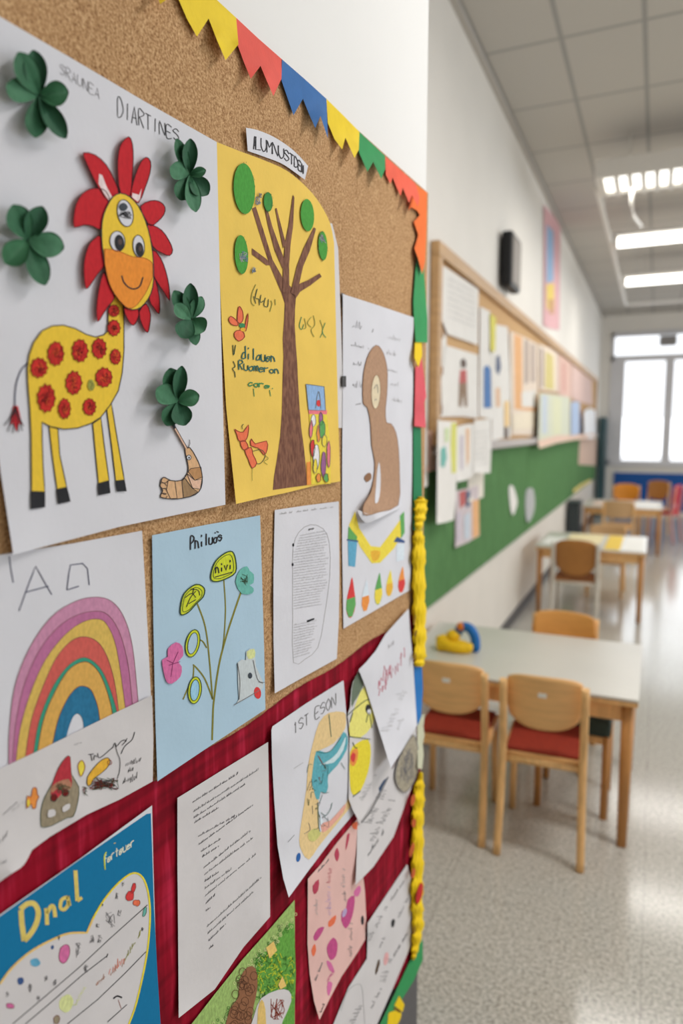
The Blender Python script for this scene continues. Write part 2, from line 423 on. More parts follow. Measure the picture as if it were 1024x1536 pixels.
# red crepe backing cloth
def cloth_mat():
    m = bpy.data.materials.new('red_cloth'); m.use_nodes = True; nt = m.node_tree; b = nt.nodes['Principled BSDF']
    N = nt.nodes.new; Lk = nt.links.new
    g = N('ShaderNodeNewGeometry'); mp = N('ShaderNodeMapping'); mp.inputs['Scale'].default_value = (30, 30, 3); Lk(g.outputs['Position'], mp.inputs[0])
    n1 = N('ShaderNodeTexNoise'); n1.inputs['Scale'].default_value = 2.0; n1.inputs['Detail'].default_value = 3; Lk(mp.outputs[0], n1.inputs[0])
    mp2 = N('ShaderNodeMapping'); mp2.inputs['Scale'].default_value = (4, 4, 60); Lk(g.outputs['Position'], mp2.inputs[0])
    n2 = N('ShaderNodeTexNoise'); n2.inputs['Scale'].default_value = 1.0; n2.inputs['Detail'].default_value = 2; Lk(mp2.outputs[0], n2.inputs[0])
    r = N('ShaderNodeValToRGB'); e = r.color_ramp.elements
    e[0].position = .3; e[0].color = L3((118, 5, 27)); e[1].position = .72; e[1].color = L3((186, 38, 68)); x = e.new(.55); x.color = L3((150, 11, 37))
    Lk(n1.outputs['Fac'], r.inputs[0])
    r2 = N('ShaderNodeValToRGB'); r2.color_ramp.elements[0].position = .35; r2.color_ramp.elements[0].color = (.72, .72, .74, 1); r2.color_ramp.elements[1].position = .6; r2.color_ramp.elements[1].color = (1.1, 1.1, 1.1, 1)
    Lk(n2.outputs['Fac'], r2.inputs[0])
    mc = N('ShaderNodeMix'); mc.data_type = 'RGBA'; mc.blend_type = 'MULTIPLY'; mc.inputs['Factor'].default_value = 1
    Lk(r.outputs[0], mc.inputs['A']); Lk(r2.outputs[0], mc.inputs['B']); Lk(mc.outputs['Result'], b.inputs['Base Color'])
    b.inputs['Roughness'].default_value = .85; b.inputs['Specular IOR Level'].default_value = .15
    return m
M = Mesh(); cl = cloth_mat(); ns, nz_ = 150, 10
for i in range(ns+1):
    s = -.1+i/ns*1.55
    for j in range(nz_+1):
        zb = .36 if s < 1.16 else .36-(s-1.16)*.5
        zt = 1.106+.003*math.sin(s*23)+.05*max(0, min(1, (.572-s)/.012)); z = zt-(zt-zb)*j/nz_
        M.v.append(NB(s, z, .0010+.0006*math.sin(s*170+1.5*math.sin(z*9))+.0002*math.sin(s*410)))
for i in range(ns):
    for j in range(nz_):
        a = i*(nz_+1)+j; M.face([a, a+1, a+nz_+2, a+nz_+1], cl, True)
o = M.build('red_cloth', loc=NB(.7, .4)); tag(o, 'crimson ribbed cloth backing pinned over the lower half of the cork board', 'cloth')

# -------------------------------------------------- giraffe poster
A = crop(0, 0, 3.012); B = crop(0, 400, 3.012)
YEL = cr('yellow', (226, 190, 62), .05); RED = cr('red', (186, 38, 46), .09); ORG = cr('orange', (226, 138, 54), .1); BLK = mat('crayon_black', (40, 40, 44), .8, .15)
out = PX('-60 -10 0 25 110 89 215 151 325 213 331 480 338 757 180 790 20 832 2 715 -14 600 -30 400 -46 180')
d_g = lift((20, 832, 120, .006), (338, 757, 70, .004), (325, 213, 80, .002))
gp = wthing('giraffe_poster', 'large white poster with a yellow red-maned giraffe and pinned green paper clovers', 'poster', PX('20 832 338 757'), n=.004)
M = Mesh(); M.region(out, .004, WHT, .0005, d_g, 16); M.build('sheet', gp)
E0 = .0048
M = Mesh()
def wl(M, st, p0, p1, h0, h1, w, m=INK, n=E0, d=d_g, **k): M.text(st, p0, p1, h0, h1, w, n, m, d, **k)
wl(M, 'SRAUNEA', A.p(272, 335), A.p(455, 452), 17, 15, .8, PENC)
M.build('name_lettering', gp); M = Mesh()
wl(M, 'DIARTINES', A.p(532, 528), A.p(815, 645), 29, 17, 1.3)
M.build('lettering', gp)
# giraffe: body is the part, the glued pieces are its sub-parts
body = B('515 130 500 165 489 200 488 290 470 308 432 318 390 306 340 279 285 264 235 268 190 290 152 343 132 400 124 460 127 540 135 640 141 760 142 880 143 1017 203 1019 195 900 191 780 190 702 230 723 290 734 350 729 410 709 455 681 500 622 535 560 552 480 560 380 560 250 556 150')
def cut(parent, name, pts, n, th, m, w=1.5, dsp=d_g, ink=INK, extra=None):
    M = Mesh(); M.region(pts, n, m, th, dsp, 14 if dsp else 0); M.stroke(pts, w, n+th+.00015, ink, dsp, closed=True)
    if extra: extra(M, n+th)
    return M.build(name, parent)
def sub_box(parent):   # (parts share the origin of their thing)
    return parent
gb = cut(gp, 'giraffe', body, E0+.0004, .0003, YEL)
for nm, pts in (('leg', '222 722 236 850 258 1007 302 998 285 920 270 850 262 733'), ('leg', '419 709 432 850 445 981 493 967 470 800 456 684'), ('leg', '482 644 503 800 523 970 562 965 530 780 503 615')):
    cut(gb, nm, B(pts), E0, .0003, YEL)
for pts in ('141 1015 203 1017 203 1086 141 1095', '257 1006 302 996 318 1060 264 1071', '444 980 492 966 498 1022 446 1032', '523 968 562 963 571 1014 530 1015'):
    cut(gb, 'hoof', B(pts), E0+.0008, .0002, BLK, 1)
M = Mesh(); M.stroke(co(B('128 433 110 450 94 472 76 520 68 580 68 630')), 1.7, E0+.0003, INKB, d_g)
M.region(B('62 628 82 630 90 665 100 715 88 705 76 745 62 705 46 715 52 668'), E0+.0003, RED, .0003, d_g, 14)
for x, y in ((20, 718), (37, 745), (58, 752), (84, 748), (102, 742), (107, 722)): M.stroke(co([B.p(70, 630), B.p(70+(x-70)*.4, 675), B.p(x, y)]), 1.3, E0+.0008, INK, d_g)
M.build('tail', gb)
R2 = cr('red_spot', (186, 46, 40), .35)
for x, y, rx, ry in ((177, 457, 37, 43), (253, 393, 35, 53), (362, 380, 35, 50), (449, 370, 31, 45), (522, 407, 23, 34), (334, 525, 35, 51), (470, 500, 36, 43), (210, 594, 39, 61), (292, 642, 27, 44), (405, 634, 28, 37), (515, 199, 24, 26), (515, 277, 28, 35)):
    M = Mesh(); n = 11; pts = []
    for i in range(n*3):
        a = 2*math.pi*i/(n*3); k = 1+.10*math.cos(n*a)+random.uniform(-.04, .04)
        pts.append(B.p(x+rx*k*math.cos(a), y+ry*k*math.sin(a)))
    M.region(pts, E0+.0012, R2, .0002, d_g, 14); M.stroke(pts, 1.0, E0+.0016, cr('maroon', (110, 30, 28)), d_g, closed=True)
    for j in range(9):
        a, r = random.uniform(0, 6.28), random.uniform(.1, .65); c = (x+rx*r*math.cos(a), y+ry*r*math.sin(a))
        M.stroke(co([B.p(c[0]+rx*.3*math.cos(t), c[1]+ry*.25*math.sin(t)) for t in (a, a+1.5, a+3, a+4.4)]), .8, E0+.0017, random.choice((cr('maroon', (110, 30, 28)), cr('maroon', (110, 30, 28)), cr('vermilion', (216, 92, 50)))), d_g)
    M.build('spot', gb)
M = Mesh(); M.region(wob(el(B.p(412, 535), 5, 8.5), .5), E0+.0012, cr('olive', (150, 150, 70)), .0002); M.stroke(B('405 515 418 530 408 550 420 558'), .7, E0+.0015, INK); M.build('spot', gb)
def hl(pts):
    def f(M, n): M.region(A(pts), n+.0001, cr('petal_bare', (224, 205, 205)), 0)
    return f
for pts, ex in (('580 617 598 650 602 720 597 800 588 885 545 870 534 800 532 720 545 655', None), ('376 690 430 700 480 745 515 810 538 882 495 914 450 855 415 790 390 735', hl('448 785 462 792 480 840 507 890 495 910 470 875 445 830')),
        ('660 710 680 730 678 780 655 850 625 918 592 890 595 850 612 790 635 735', hl('598 872 628 880 640 850 632 900 622 912 596 890')), ('410 853 450 852 478 865 497 912 475 980 460 1037 420 1022 380 1016 335 1027 334 970 345 920 372 876', None),
        ('635 932 680 907 720 910 745 935 740 970 710 1003 680 1020 655 985', None), ('665 1020 690 1018 730 1040 762 1085 780 1130 765 1155 730 1142 690 1112', None),
        ('428 1078 457 1070 472 1180 466 1207 440 1240 410 1285 388 1305 380 1250 380 1180 400 1110', None), ('688 1130 725 1165 750 1230 764 1300 766 1360 740 1318 715 1282 690 1230', None),
        ('468 1230 490 1280 517 1345 490 1382 462 1425 441 1454 436 1390 446 1310', None), ('692 1250 712 1300 722 1370 718 1418 695 1390 674 1350', None),
        ('660 1372 680 1420 675 1475 666 1503 645 1475 628 1412', None), ('560 1392 625 1400 620 1445 602 1470 580 1448', None)):
    cut(gb, 'petal', cm(A(pts), 2), E0+.002, .0022, RED, 1.3, None, cr('petal_edge', (70, 14, 24)), ex)
hd = cm(A('545 873 585 888 625 930 658 1000 680 1080 692 1170 694 1265 682 1325 655 1370 620 1397 580 1395 545 1365 510 1315 487 1260 470 1180 460 1080 462 1000 480 940 510 890'), 2)
HN = E0+.0044
cut(gb, 'head', hd, HN, .0008, YEL, 1.5, None)
mz = co(A('472 1125 505 1128 540 1136 600 1160 650 1165 680 1180 690 1196'), 3)+co(A('690 1250 665 1310 640 1350 612 1383 580 1392 545 1362 510 1313 488 1258 474 1190'), 3)
def smile(M, n): M.stroke(co(A('550 1245 560 1275 583 1299 608 1305 632 1292 646 1252')), 2, n+.0003, INK)
cut(gb, 'muzzle', mz, HN+.0009, .0004, ORG, .9, None, cr('orange_line', (170, 90, 40)), smile)
for c, rx, ry, p, qx, qy in (((531, 1090), 34, 46, (540, 1097), 21, 37), ((627, 1112), 26, 50, (631, 1127), 17, 33)):
    M = Mesh(); e = el(A.p(*c), rx/3.012, ry/3.012, -5); M.region(e, HN+.0009, WHT, .0003); M.stroke(e, 1.1, HN+.0014, INK, closed=True)
    M.region(el(A.p(*p), qx/3.012, qy/3.012, -5), HN+.0014, BLK, .0003); M.region(el(A.p(p[0]+3, p[1]-4), qx/7, qy/8), HN+.0018, mat('eye_brown', (72, 44, 34), .4, .2)); M.build('eye', gb)
M = Mesh(); e = el(A.p(566, 963), 11.5, 20.5, -12); M.region(e, HN+.0009, WHT, .0003); M.stroke(e, 1.2, HN+.0014, INK, closed=True)
M.region(wob(el(A.p(557, 935), 6.5, 6, n=14), .4), HN+.0014, mat('slate_ink', (58, 66, 76), .7, .2), .0002)
for k in range(7): M.stroke(co([A.p(535+random.uniform(0, 62), 960+random.uniform(-8, 30)) for _ in range(4)]), .8, HN+.0017, INK)
M.build('forehead_badge', gb)
# caterpillar
cat_ = cm(B('835 825 858 818 885 860 903 900 914 950 908 1000 882 1030 830 1045 780 1050 725 1041 736 1012 723 990 732 958 745 952 772 966 820 965 850 925 846 880'), 2)
BRN = [cr('tan', (206, 166, 126)), cr('brown_light', (178, 134, 92)), cr('pink_tan', (214, 176, 152)), cr('taupe', (150, 122, 90))]
M = Mesh(); M.region(cat_, E0+.0003, BRN[0], .0003, d_g, 14); M.stroke(cat_, 1.3, E0+.0008, INK, d_g, closed=True)
for i, pts in enumerate(('850 925 862 912 908 905 914 950 880 965', '845 935 880 965 912 960 905 1005 870 1000', '835 955 868 1000 895 1018 860 1038 828 1044 822 968', '760 966 790 968 800 1046 770 1048 752 1010')):
    q = B(pts); M.region(q, E0+.0007, BRN[(i+1) % 4], 0, d_g); M.stroke(q, .9, E0+.0009, INK, d_g, closed=True)
M.region(el(B.p(853, 862), 3.4, 3.6), E0+.0008, WHT, 0, d_g); M.stroke(el(B.p(853, 862), 3.4, 3.6), 1, E0+.001, INK, d_g, closed=True); M.region(el(B.p(854, 863), 1.2, 1.5), E0+.001, INK, 0, d_g)
for c in ((742, 965), (738, 990), (742, 1015), (740, 1035)): M.stroke(co(el(B.p(*c), 5, 4, random.uniform(0, 90), 8)), .9, E0+.0009, INK, d_g)
M.stroke(B('848 822 858 800 856 782'), .9, E0+.0009, INK, d_g)
M.region(B('776 714 786 712 846 818 838 824'), E0+.0006, BRN[2], .0012); M.stroke(B('776 714 838 824'), .9, E0+.0019, INK); M.stroke(B('786 712 846 818'), .9, E0+.0019, INK); M.region(B('776 712 788 710 796 728 784 734'), E0+.0019, INK)
M.build('caterpillar', gp)

# -------------------------------------------------- paper clovers
GRN = [mat('clover_green_%d' % i, c, .7, .12, 90, .25, 260, spec=.25, k=1.25) for i, c in enumerate(((48, 94, 66), (40, 82, 58), (64, 112, 82), (52, 100, 68)))]
def leaf(c, tip, w, m, n0, up, cup, fold, parent):
    M = Mesh(); NA, NBk = 12, 8
    dx, dy = tip[0]-c[0], tip[1]-c[1]; l = math.hypot(dx, dy); px, py = -dy/l, dx/l
    for side in (0, 1):
        b = len(M.v)
        for i in range(NA+1):
            a = i/NA; pr = max(.02, math.sin(math.pi*min(1, a**1.25*.985+.006))**.62)
            for j in range(NBk+1):
                t = -1+2*j/NBk
                u = c[0]+dx*(a-.05*(1-t*t)*0)+px*t*w*.5*pr; v = c[1]+dy*a+py*t*w*.5*pr
                n = n0+up*math.sin(a*1.75)*1.0+cup*(t*t)*pr+fold*abs(t)*pr*(1-a*.4)-.0006*side
                M.v.append(near(u, v, n))
        for i in range(NA):
            for j in range(NBk):
                q = [b+i*(NBk+1)+j, b+i*(NBk+1)+j+1, b+(i+1)*(NBk+1)+j+1, b+(i+1)*(NBk+1)+j]
                M.face(q if side else q[::-1], m, True)
    K = (NA+1)*(NBk+1); rim = [i*(NBk+1) for i in range(NA+1)]+[NA*(NBk+1)+j for j in range(1, NBk+1)]+[i*(NBk+1)+NBk for i in range(NA-1, -1, -1)]
    for a, b2 in zip(rim, rim[1:]): M.face([a, b2, b2+K, a+K], m)
    M.build('leaf', parent)
def clover(label, c, leaves, T):
    cp = T.p(*c); t = wthing('paper_clover', label, 'paper clover', [cp, cp], 'green paper clovers on the giraffe poster', n=.0062)
    for i, (tx, ty, w, n0, up) in enumerate(leaves):
        leaf(cp, T.p(tx, ty), w*1.13/T.s, GRN[i % 4], .0075+n0*.001, up*.001, .004 if i % 2 else -.002, .0035 if i % 3 else .006, t)
    M = Mesh(); M.ball(near(cp[0], cp[1], .009), .0022, mat('clover_heart', (24, 48, 34), .6, .2), sub=2); M.build('centre', t)
clover('green paper clover in the upper left corner, near the pencilled title', (178, 432), [(82, 236, 100, 2, 12), (150, 226, 92, 0, 9), (28, 385, 105, 1, 8), (310, 415, 105, 2, 9), (160, 622, 98, 1, 7), (298, 625, 78, 3, 6)], A)
clover('green paper clover at the right end of the title, above the giraffe', (856, 790), [(797, 626, 52, 2, 10), (860, 626, 62, 1, 12), (768, 755, 78, 3, 8), (930, 768, 44, 3, 9), (815, 905, 84, 1, 6), (940, 880, 78, 2, 7), (885, 958, 64, 4, 9)], A)
clover('green paper clover left of the giraffe\'s mane, with five broad leaves', (127, 1085), [(58, 925, 105, 2, 9), (192, 932, 95, 1, 8), (290, 1120, 104, 3, 10), (22, 1190, 110, 1, 8), (205, 1288, 92, 2, 7)], A)
clover('green paper clover right of the giraffe\'s neck, its left leaf folded over', (862, 238), [(785, 108, 64, 2, 9), (860, 75, 62, 1, 10), (912, 135, 58, 2, 9), (925, 290, 80, 1, 7), (885, 355, 52, 0, 6), (815, 320, 84, 4, 9), (790, 170, 60, 5, 14)], B)
clover('green paper clover just above the striped caterpillar', (803, 610), [(768, 458, 86, 1, 9), (822, 448, 58, 2, 11), (707, 550, 86, 3, 9), (900, 580, 70, 2, 8), (750, 718, 78, 1, 6), (835, 718, 84, 2, 7)], B)

# -------------------------------------------------- yellow tree poster
Cc = crop(300, 160, 3.012); D = crop(320, 480, 3.2); G5 = crop(325, 420, 4.516)
ws_ = wthing('paper_sheet', 'plain white sheet peeking out behind the right edge of the yellow tree poster', 'paper', PX('500 640 515 640'))
M = Mesh(); M.region(PX('420 330 498 335 507 372 511 480 516 642 420 640'), .0012, WHT2, .0004); M.build('sheet', ws_)
M = Mesh(); M.region(Cc('638 840 652 846 652 910 640 905'), .0018, PENC, .0003); M.region(PX('513 564 519 564 519 580 513 580'), .002, mat('clip_dark', (50, 44, 40), .5, .1), .003); M.build('clip', ws_)
d_t = lift((354, 756, 130, .012), (510, 722, 50, .004), (328, 500, 60, .002))
yp = wthing('tree_poster', 'yellow poster with a brown tree, green oval leaves and a fox', 'poster', PX('354 756 510 722'), n=.002)
PYEL = mat('paper_yellow', (232, 196, 92), .75, .03, 20, .1, 200, spec=.2, k=1.12)
M = Mesh(); M.region(PX('325 213')+co(PX('360 227 395 240 430 256 460 281 480 306 495 335 501 365'), 3)+PX('504 500 507 620 510 722 470 729 430 739 392 747 354 756 347 690 339 610 333 500 328 380'), .002, PYEL, .0004, d_t, 14); M.build('sheet', yp)
T0 = .0026
BARK = mat('crayon_bark', (138, 96, 74), .85, .35, 190, .25, 500, (1, 1, .4), rgb2=(104, 66, 52), k=1.1)
M = Mesh()
tr = [(421, 436), (427, 455), (426, 480)]+G5('447 400 452 520 447 640 444 780 441 900 430 1060 410 1200 388 1330 380 1422 500 1405 610 1390 603 1260 590 1130 572 1000 560 850 550 680 545 560 535 430 528 300 530 200 535 130')+[(446, 440), (434, 428)]
M.region(tr, T0, BARK, .0002, d_t, 12)
for k_, p in enumerate(('365 835 315 715 265 560 235 460 252 452 287 560 327 690 388 800 400 850', '235 640 300 688 322 715 300 717 268 692 235 668', '372 730 338 650 308 540 290 450 300 445 326 540 362 640 396 730', '376 640 355 540 340 460 346 458 372 560 388 620', '372 840 376 720 384 620 400 540 420 398 426 410 420 540 409 620 402 720 404 840', '410 840 438 720 468 640 515 545 524 552 496 650 466 720 448 800 432 855', '430 830 442 803 490 783 540 753 549 768 500 806 452 836 430 870')):
    M.region(Cc(p), T0+.00012*(k_+1), BARK, .0002, d_t, 12)
M.build('tree', yp)
LG = cr('leaf_green', (74, 148, 62), .12)
def ovl(c, rx, ry, mm=LG, fringe=True):
    M = Mesh(); e = el(Cc.p(*c), rx/3.012, ry/3.012, -3, 28); M.region(e, T0+.0016, mm, .0003, d_t)
    if fringe:
        for _ in range(16):
            a = random.uniform(0, 6.28); x, y = c[0]+rx*math.cos(a), c[1]+ry*math.sin(a)
            M.stroke([Cc.p(x, y), Cc.p(x+random.uniform(-7, 7), y+random.uniform(-9, 9))], .6, T0+.002, mat('moss_line', (70, 104, 60), .8, .2), d_t)
    M.build('oval_leaf', yp)
ovl((200, 370), 48, 115); ovl((485, 490), 30, 73, fringe=False); ovl((187, 668), 30, 88); ovl((555, 628), 20, 66); ovl((308, 430), 20, 44, cr('leaf_deep', (62, 134, 66), .2))
M = Mesh()
for c, r in (((265, 425), 14), ((197, 680), 20), ((242, 738), 10), ((553, 595), 15), ((272, 400), 8)):
    for _ in range(7): M.stroke(co([Cc.p(c[0]+random.uniform(-r, r), c[1]+random.uniform(-r, r)*1.4) for _ in range(4)]), .7, T0+.0022, random.choice((PENC, PENL, cr('slate', (110, 130, 150)))), d_t)
M.build('scribbles', yp)
M = Mesh(); GD, GM, GL = mat('marker_darkgreen', (52, 78, 50), .7), mat('marker_green', (52, 140, 84), .7), mat('marker_olive', (150, 150, 60), .7)
TEAL = mat('marker_teal', (44, 104, 96), .7)
for q in ('265 30 240 90 235 150 255 175', '250 110 265 160', '275 60 262 120 285 130 290 170', '300 100 295 150 320 140', '330 120 320 170 345 180 350 130', '365 140 375 160 360 215', '395 130 398 170'): M.stroke(co(G5(q)), 1.1, T0+.0006, random.choice((GD, GD, GL)), d_t)
for q in ('575 250 560 310 575 335 590 300', '595 260 605 320 585 330', '640 250 615 290 640 320', '655 240 665 300 640 340 660 385', '700 270 720 330', '735 290 715 350 740 390', '720 350 700 390'): M.stroke(co(G5(q)), 1.0, T0+.0006, random.choice((GL, GL, GM)), d_t)
for q in ('110 440 115 510 128 440', '112 550 125 585 108 600 122 625', '122 620 126 660'): M.stroke(co(G5(q)), 1.2, T0+.0006, GD, d_t)
M.text('dilauen', G5.p(170, 532), G5.p(402, 556), 20, 12, 1.7, T0+.0006, TEAL, d_t)
M.text('Ruomeron', G5.p(150, 606), G5.p(428, 636), 14, 9, 1.6, T0+.0006, TEAL, d_t)
M.text('core.', G5.p(215, 715), G5.p(400, 740), 9.5, 8, 1.6, T0+.0006, GM, d_t)
for q in ('250 735 254 790', '358 745 366 788'): M.stroke(G5(q), 1, T0+.0006, GM, d_t)
M.build('lettering', yp)
OR2 = cr('coral', (226, 112, 78), .12); ORL = mat('marker_rust', (150, 58, 36), .7)
M = Mesh()
for q in ('140 280 145 200 155 178 175 210 180 260 165 290', '140 310 100 300 82 270 95 245 125 265 145 290', '190 330 200 270 212 225 212 280 198 345', '125 350 120 380 150 415 190 385 175 345 150 340'):
    p = cm(G5(q), 2); M.region(p, T0+.0004, OR2, .0001, d_t); M.stroke(p, 1, T0+.0008, ORL, d_t, closed=True)
M.region(el(G5.p(172, 308), 4.5, 3.5), T0+.0009, GM, 0, d_t); M.region(el(G5.p(178, 335), 4, 3), T0+.0009, cr('amber', (220, 170, 60)), 0, d_t); M.build('lily', yp)
M = Mesh()
for q in ('122 1010 140 1022 180 1030 216 980 212 1050 190 1092 150 1088 138 1050', '160 1095 195 1090 215 1140 178 1148', '190 1150 235 1135 245 1180 272 1240 240 1275 215 1215', '235 1075 262 1110 338 1090 342 1150 320 1185 285 1140 232 1122'):
    p = cm(G5(q), 2); M.region(p, T0+.0004, OR2, .0001, d_t); M.stroke(p, 1, T0+.0008, ORL, d_t, closed=True)
M.stroke(co(G5('245 1160 300 1150 330 1190 300 1240 270 1245')), .9, T0+.0008, GD, d_t); M.stroke(co(G5('175 1010 172 990 182 975')), .9, T0+.0008, GD, d_t)
M.stroke(co(G5('330 1190 350 1210 320 1230 345 1250')), .8, T0+.0008, GL, d_t); M.stroke(co(G5('245 1270 240 1310 242 1360')), .6, T0+.0008, GL, d_t); M.build('fox', yp)
M = Mesh(); PINKS = [cr('c_orange', (236, 142, 70)), cr('c_pink', (232, 120, 130)), cr('c_white', (232, 222, 226)), cr('c_yellow', (238, 204, 74)), cr('c_green', (96, 160, 90)), cr('c_violet', (150, 96, 140)), cr('c_red', (206, 64, 64)), cr('c_sky', (140, 172, 210))]
M.region(G5('605 705 728 722 738 885 622 880'), T0+.0004, PINKS[7], .0002, d_t); M.region(G5('622 880 748 882 745 910 625 908'), T0+.0005, PINKS[1], .0002, d_t)
M.region(G5('610 1235 635 1230 640 1385 610 1390'), T0+.0004, PINKS[0], .0002, d_t)
M.region(G5('625 908 745 910 770 1130 770 1340 770 1380 640 1385 638 1100'), T0+.0004, PINKS[3], .0002, d_t)
for k, (x, y, rx, ry) in enumerate(((655, 950, 18, 40), (705, 940, 14, 45), (640, 1010, 10, 60), (715, 1010, 22, 60), (690, 1040, 12, 60), (730, 1090, 18, 40), (650, 1140, 14, 60), (675, 1200, 20, 90), (725, 1250, 16, 90), (760, 1180, 12, 90), (740, 1340, 18, 30), (690, 1340, 16, 30), (668, 1260, 14, 50))):
    e = wob(el(G5.p(x, y), rx/4.516, ry/4.516, 0, 12), .6); M.region(e, T0+.0008+.00008*k, PINKS[(k*3+2) % 7], 0, d_t)
    M.stroke(e, .6, T0+.0012+.00008*k, random.choice((ORL, GD, PENC)), d_t, closed=True)
M.region(el(G5.p(690, 835), 3.2, 5), T0+.0009, PINKS[6], 0, d_t); M.stroke(co(G5('670 870 680 790 690 755 700 800 705 870')), .8, T0+.001, PENC, d_t); M.stroke(G5('605 705 728 722 738 885 622 880'), .8, T0+.001, PENC, d_t, closed=True)
M.build('tower_picture', yp)

# -------------------------------------------------- title strip
tp = wthing('title_strip', 'curved white paper strip with black capital letters above the tree poster', 'paper strip', Cc('215 200 473 330'), n=.004)
top_, bot_ = co(Cc('207 95 260 106 330 135 400 180 450 225 488 268'), 4), co(Cc('473 330 430 298 370 258 300 230 215 200'), 4)
dd = lift((372, 190, 60, .003), (460, 262, 40, .004))
M = Mesh(); M.region(top_+bot_, .003, WHT, .0004, dd, 10); M.build('strip', tp)
M = Mesh(); base = co(Cc('240 196 300 208 370 238 430 276 466 308'), 8); st = 'ALUMNUSTDEN'
for i, ch in enumerate(st):
    a = base[int((len(base)-1)*i/len(st))]; b = base[int((len(base)-1)*(i+1)/len(st))]
    M.text(ch, (a[0]+.6, a[1]-1), (b[0]+.6, b[1]-1), 20-7*i/len(st), 20-7*(i+1)/len(st), 1.6, .0037, INK, dd, jit=.04, gap=.1)
M.build('lettering', tp)

# -------------------------------------------------- bear poster
d_b = lift((514, 441, 50, .003), (620, 476, 40, .004))
bp = wthing('bear_poster', 'tall white poster with a brown bear, a yellow zigzag and coloured drops', 'poster', PX('515 943 615 885'), n=.002)
M = Mesh(); M.region(PX('514 441 567 458 620 476 619 600 617 760 615 885 565 914 515 943 513 820 513 700 514 560'), .002, WHT, .0004, d_b, 14); M.build('sheet', bp)
D0 = .0027
BR = cr('bear_brown', (170, 136, 110), .14); BR2 = cr('bear_dark', (140, 104, 78), .1)
bear = cm(D('780 122 805 140 825 190 835 260 832 360 825 430 830 492 852 498 875 540 888 620 893 760 886 888 800 920 735 938 718 920 725 880 755 830 770 760 775 680 760 600 755 500 740 420 720 400 718 300 728 220 750 155'), 2)
d_c = lift((565, 775, 62, .012), (545, 770, 50, .008))
M = Mesh(); M.region(bear, .0031, BR, .0005, d_c, 8); M.stroke(bear, .9, .0038, BR2, d_c, closed=True)
M.region(el(D.p(780, 345), 22/3.2, 82/3.2, 2), .0038, cr('bear_belly', (214, 200, 170)), 0); M.stroke(el(D.p(780, 345), 22/3.2, 82/3.2, 2), .8, .004, BR2, closed=True)
M.stroke(co(D('770 330 785 310 790 350')), .8, .0041, PENC); M.stroke(co(D('772 385 784 380')), .8, .0041, PENC)
M.region(cm(D('795 680 802 740 800 820 790 872 775 875 780 800 785 730'), 2), .0038, WHT, 0, d_c)
M.region(wob(el(D.p(742, 755), 5, 7, 20, 12), .6), .0031, BR2, .0003)
bo = M.build('bear', bp)
M = Mesh(); M.region(cm(D('690 912 722 924 760 932 830 905 900 880 898 900 830 935 770 962 738 974 712 958'), 2), .0028, WHT, .0004, d_c, 8); M.build('curled_flap', bo)
M = Mesh(); CY, CG, CB = cr('c_yellow', (238, 204, 74)), cr('c_green', (96, 160, 90)), cr('c_blue', (96, 160, 190))
M.region(D('650 985 680 918 700 1000 755 1085 800 1090 860 1010 912 935 915 1010 868 1095 800 1165 760 1168 705 1090 680 1040'), D0, CY, .0001)
M.region(cm(D('755 1110 800 1110 790 1150 765 1155'), 2), D0+.0002, cr('amber', (220, 170, 60)))
M.region(D('648 990 690 1040 688 1060 645 1055'), D0+.0002, CG); M.region(D('645 1060 690 1065 680 1185 648 1180'), D0+.0002, CB); M.stroke(D('640 1055 695 1062'), 2, D0+.0003, cr('navy', (60, 84, 130)))
M.region(D('895 940 915 918 918 1020 900 1050'), D0+.0002, CG); M.region(D('865 1065 880 1040 918 1060 918 1070'), D0+.0003, cr('navy', (60, 84, 130))); M.region(D('880 1075 916 1072 915 1150 878 1160'), D0+.0002, cr('ice', (206, 216, 228)))
M.build('zigzag', bp)
for c, h, w, c1, c2 in (((660, 1330), 97, 23, 'c_red', 'c_green'), ((730, 1322), 76, 19, 'ice', 'c_orange'), ((792, 1288), 76, 19, 'c_green', 'c_yellow'), ((845, 1262), 62, 17, 'c_yellow', 'amber'), ((903, 1245), 62, 17, 'c_orange', 'c_red')):
    M = Mesh(); x, y = c
    p = cm(D(f'{x+6} {y-h} {x+w*.7} {y-h*.3} {x+w} {y+h*.35} {x+w*.3} {y+h*.95} {x-w*.5} {y+h} {x-w} {y+h*.6} {x-w*.8} {y} {x-w*.2} {y-h*.6}'), 2)
    M.region(p, D0, MATS['crayon_'+c1], .0001)
    M.region(D(f'{x-w*.88} {y+h*.12} {x+w*.85} {y-h*.02} {x+w} {y+h*.35} {x+w*.3} {y+h*.95} {x-w*.5} {y+h} {x-w} {y+h*.6}'), D0+.0002, MATS['crayon_'+c2]); M.build('drop', bp)
M = Mesh(); Kc = crop(500, 430, 5.686)
for p in ((165, 350, 345, 395, 12), (150, 505, 300, 535, 7), (168, 665, 240, 680, 7), (160, 855, 240, 865, 10), (190, 1010, 235, 1000, 3), (465, 445, 580, 470, 8), (450, 580, 545, 600, 9), (465, 715, 545, 740, 6), (490, 840, 580, 860, 7), (500, 975, 580, 990, 7)):
    M.scrib(Kc.p(p[0], p[1]), Kc.p(p[2], p[3]), p[4], .9 if p[4] > 9 else .7, D0, PENC if p[0] < 400 else PENL)
M.build('lettering', bp)

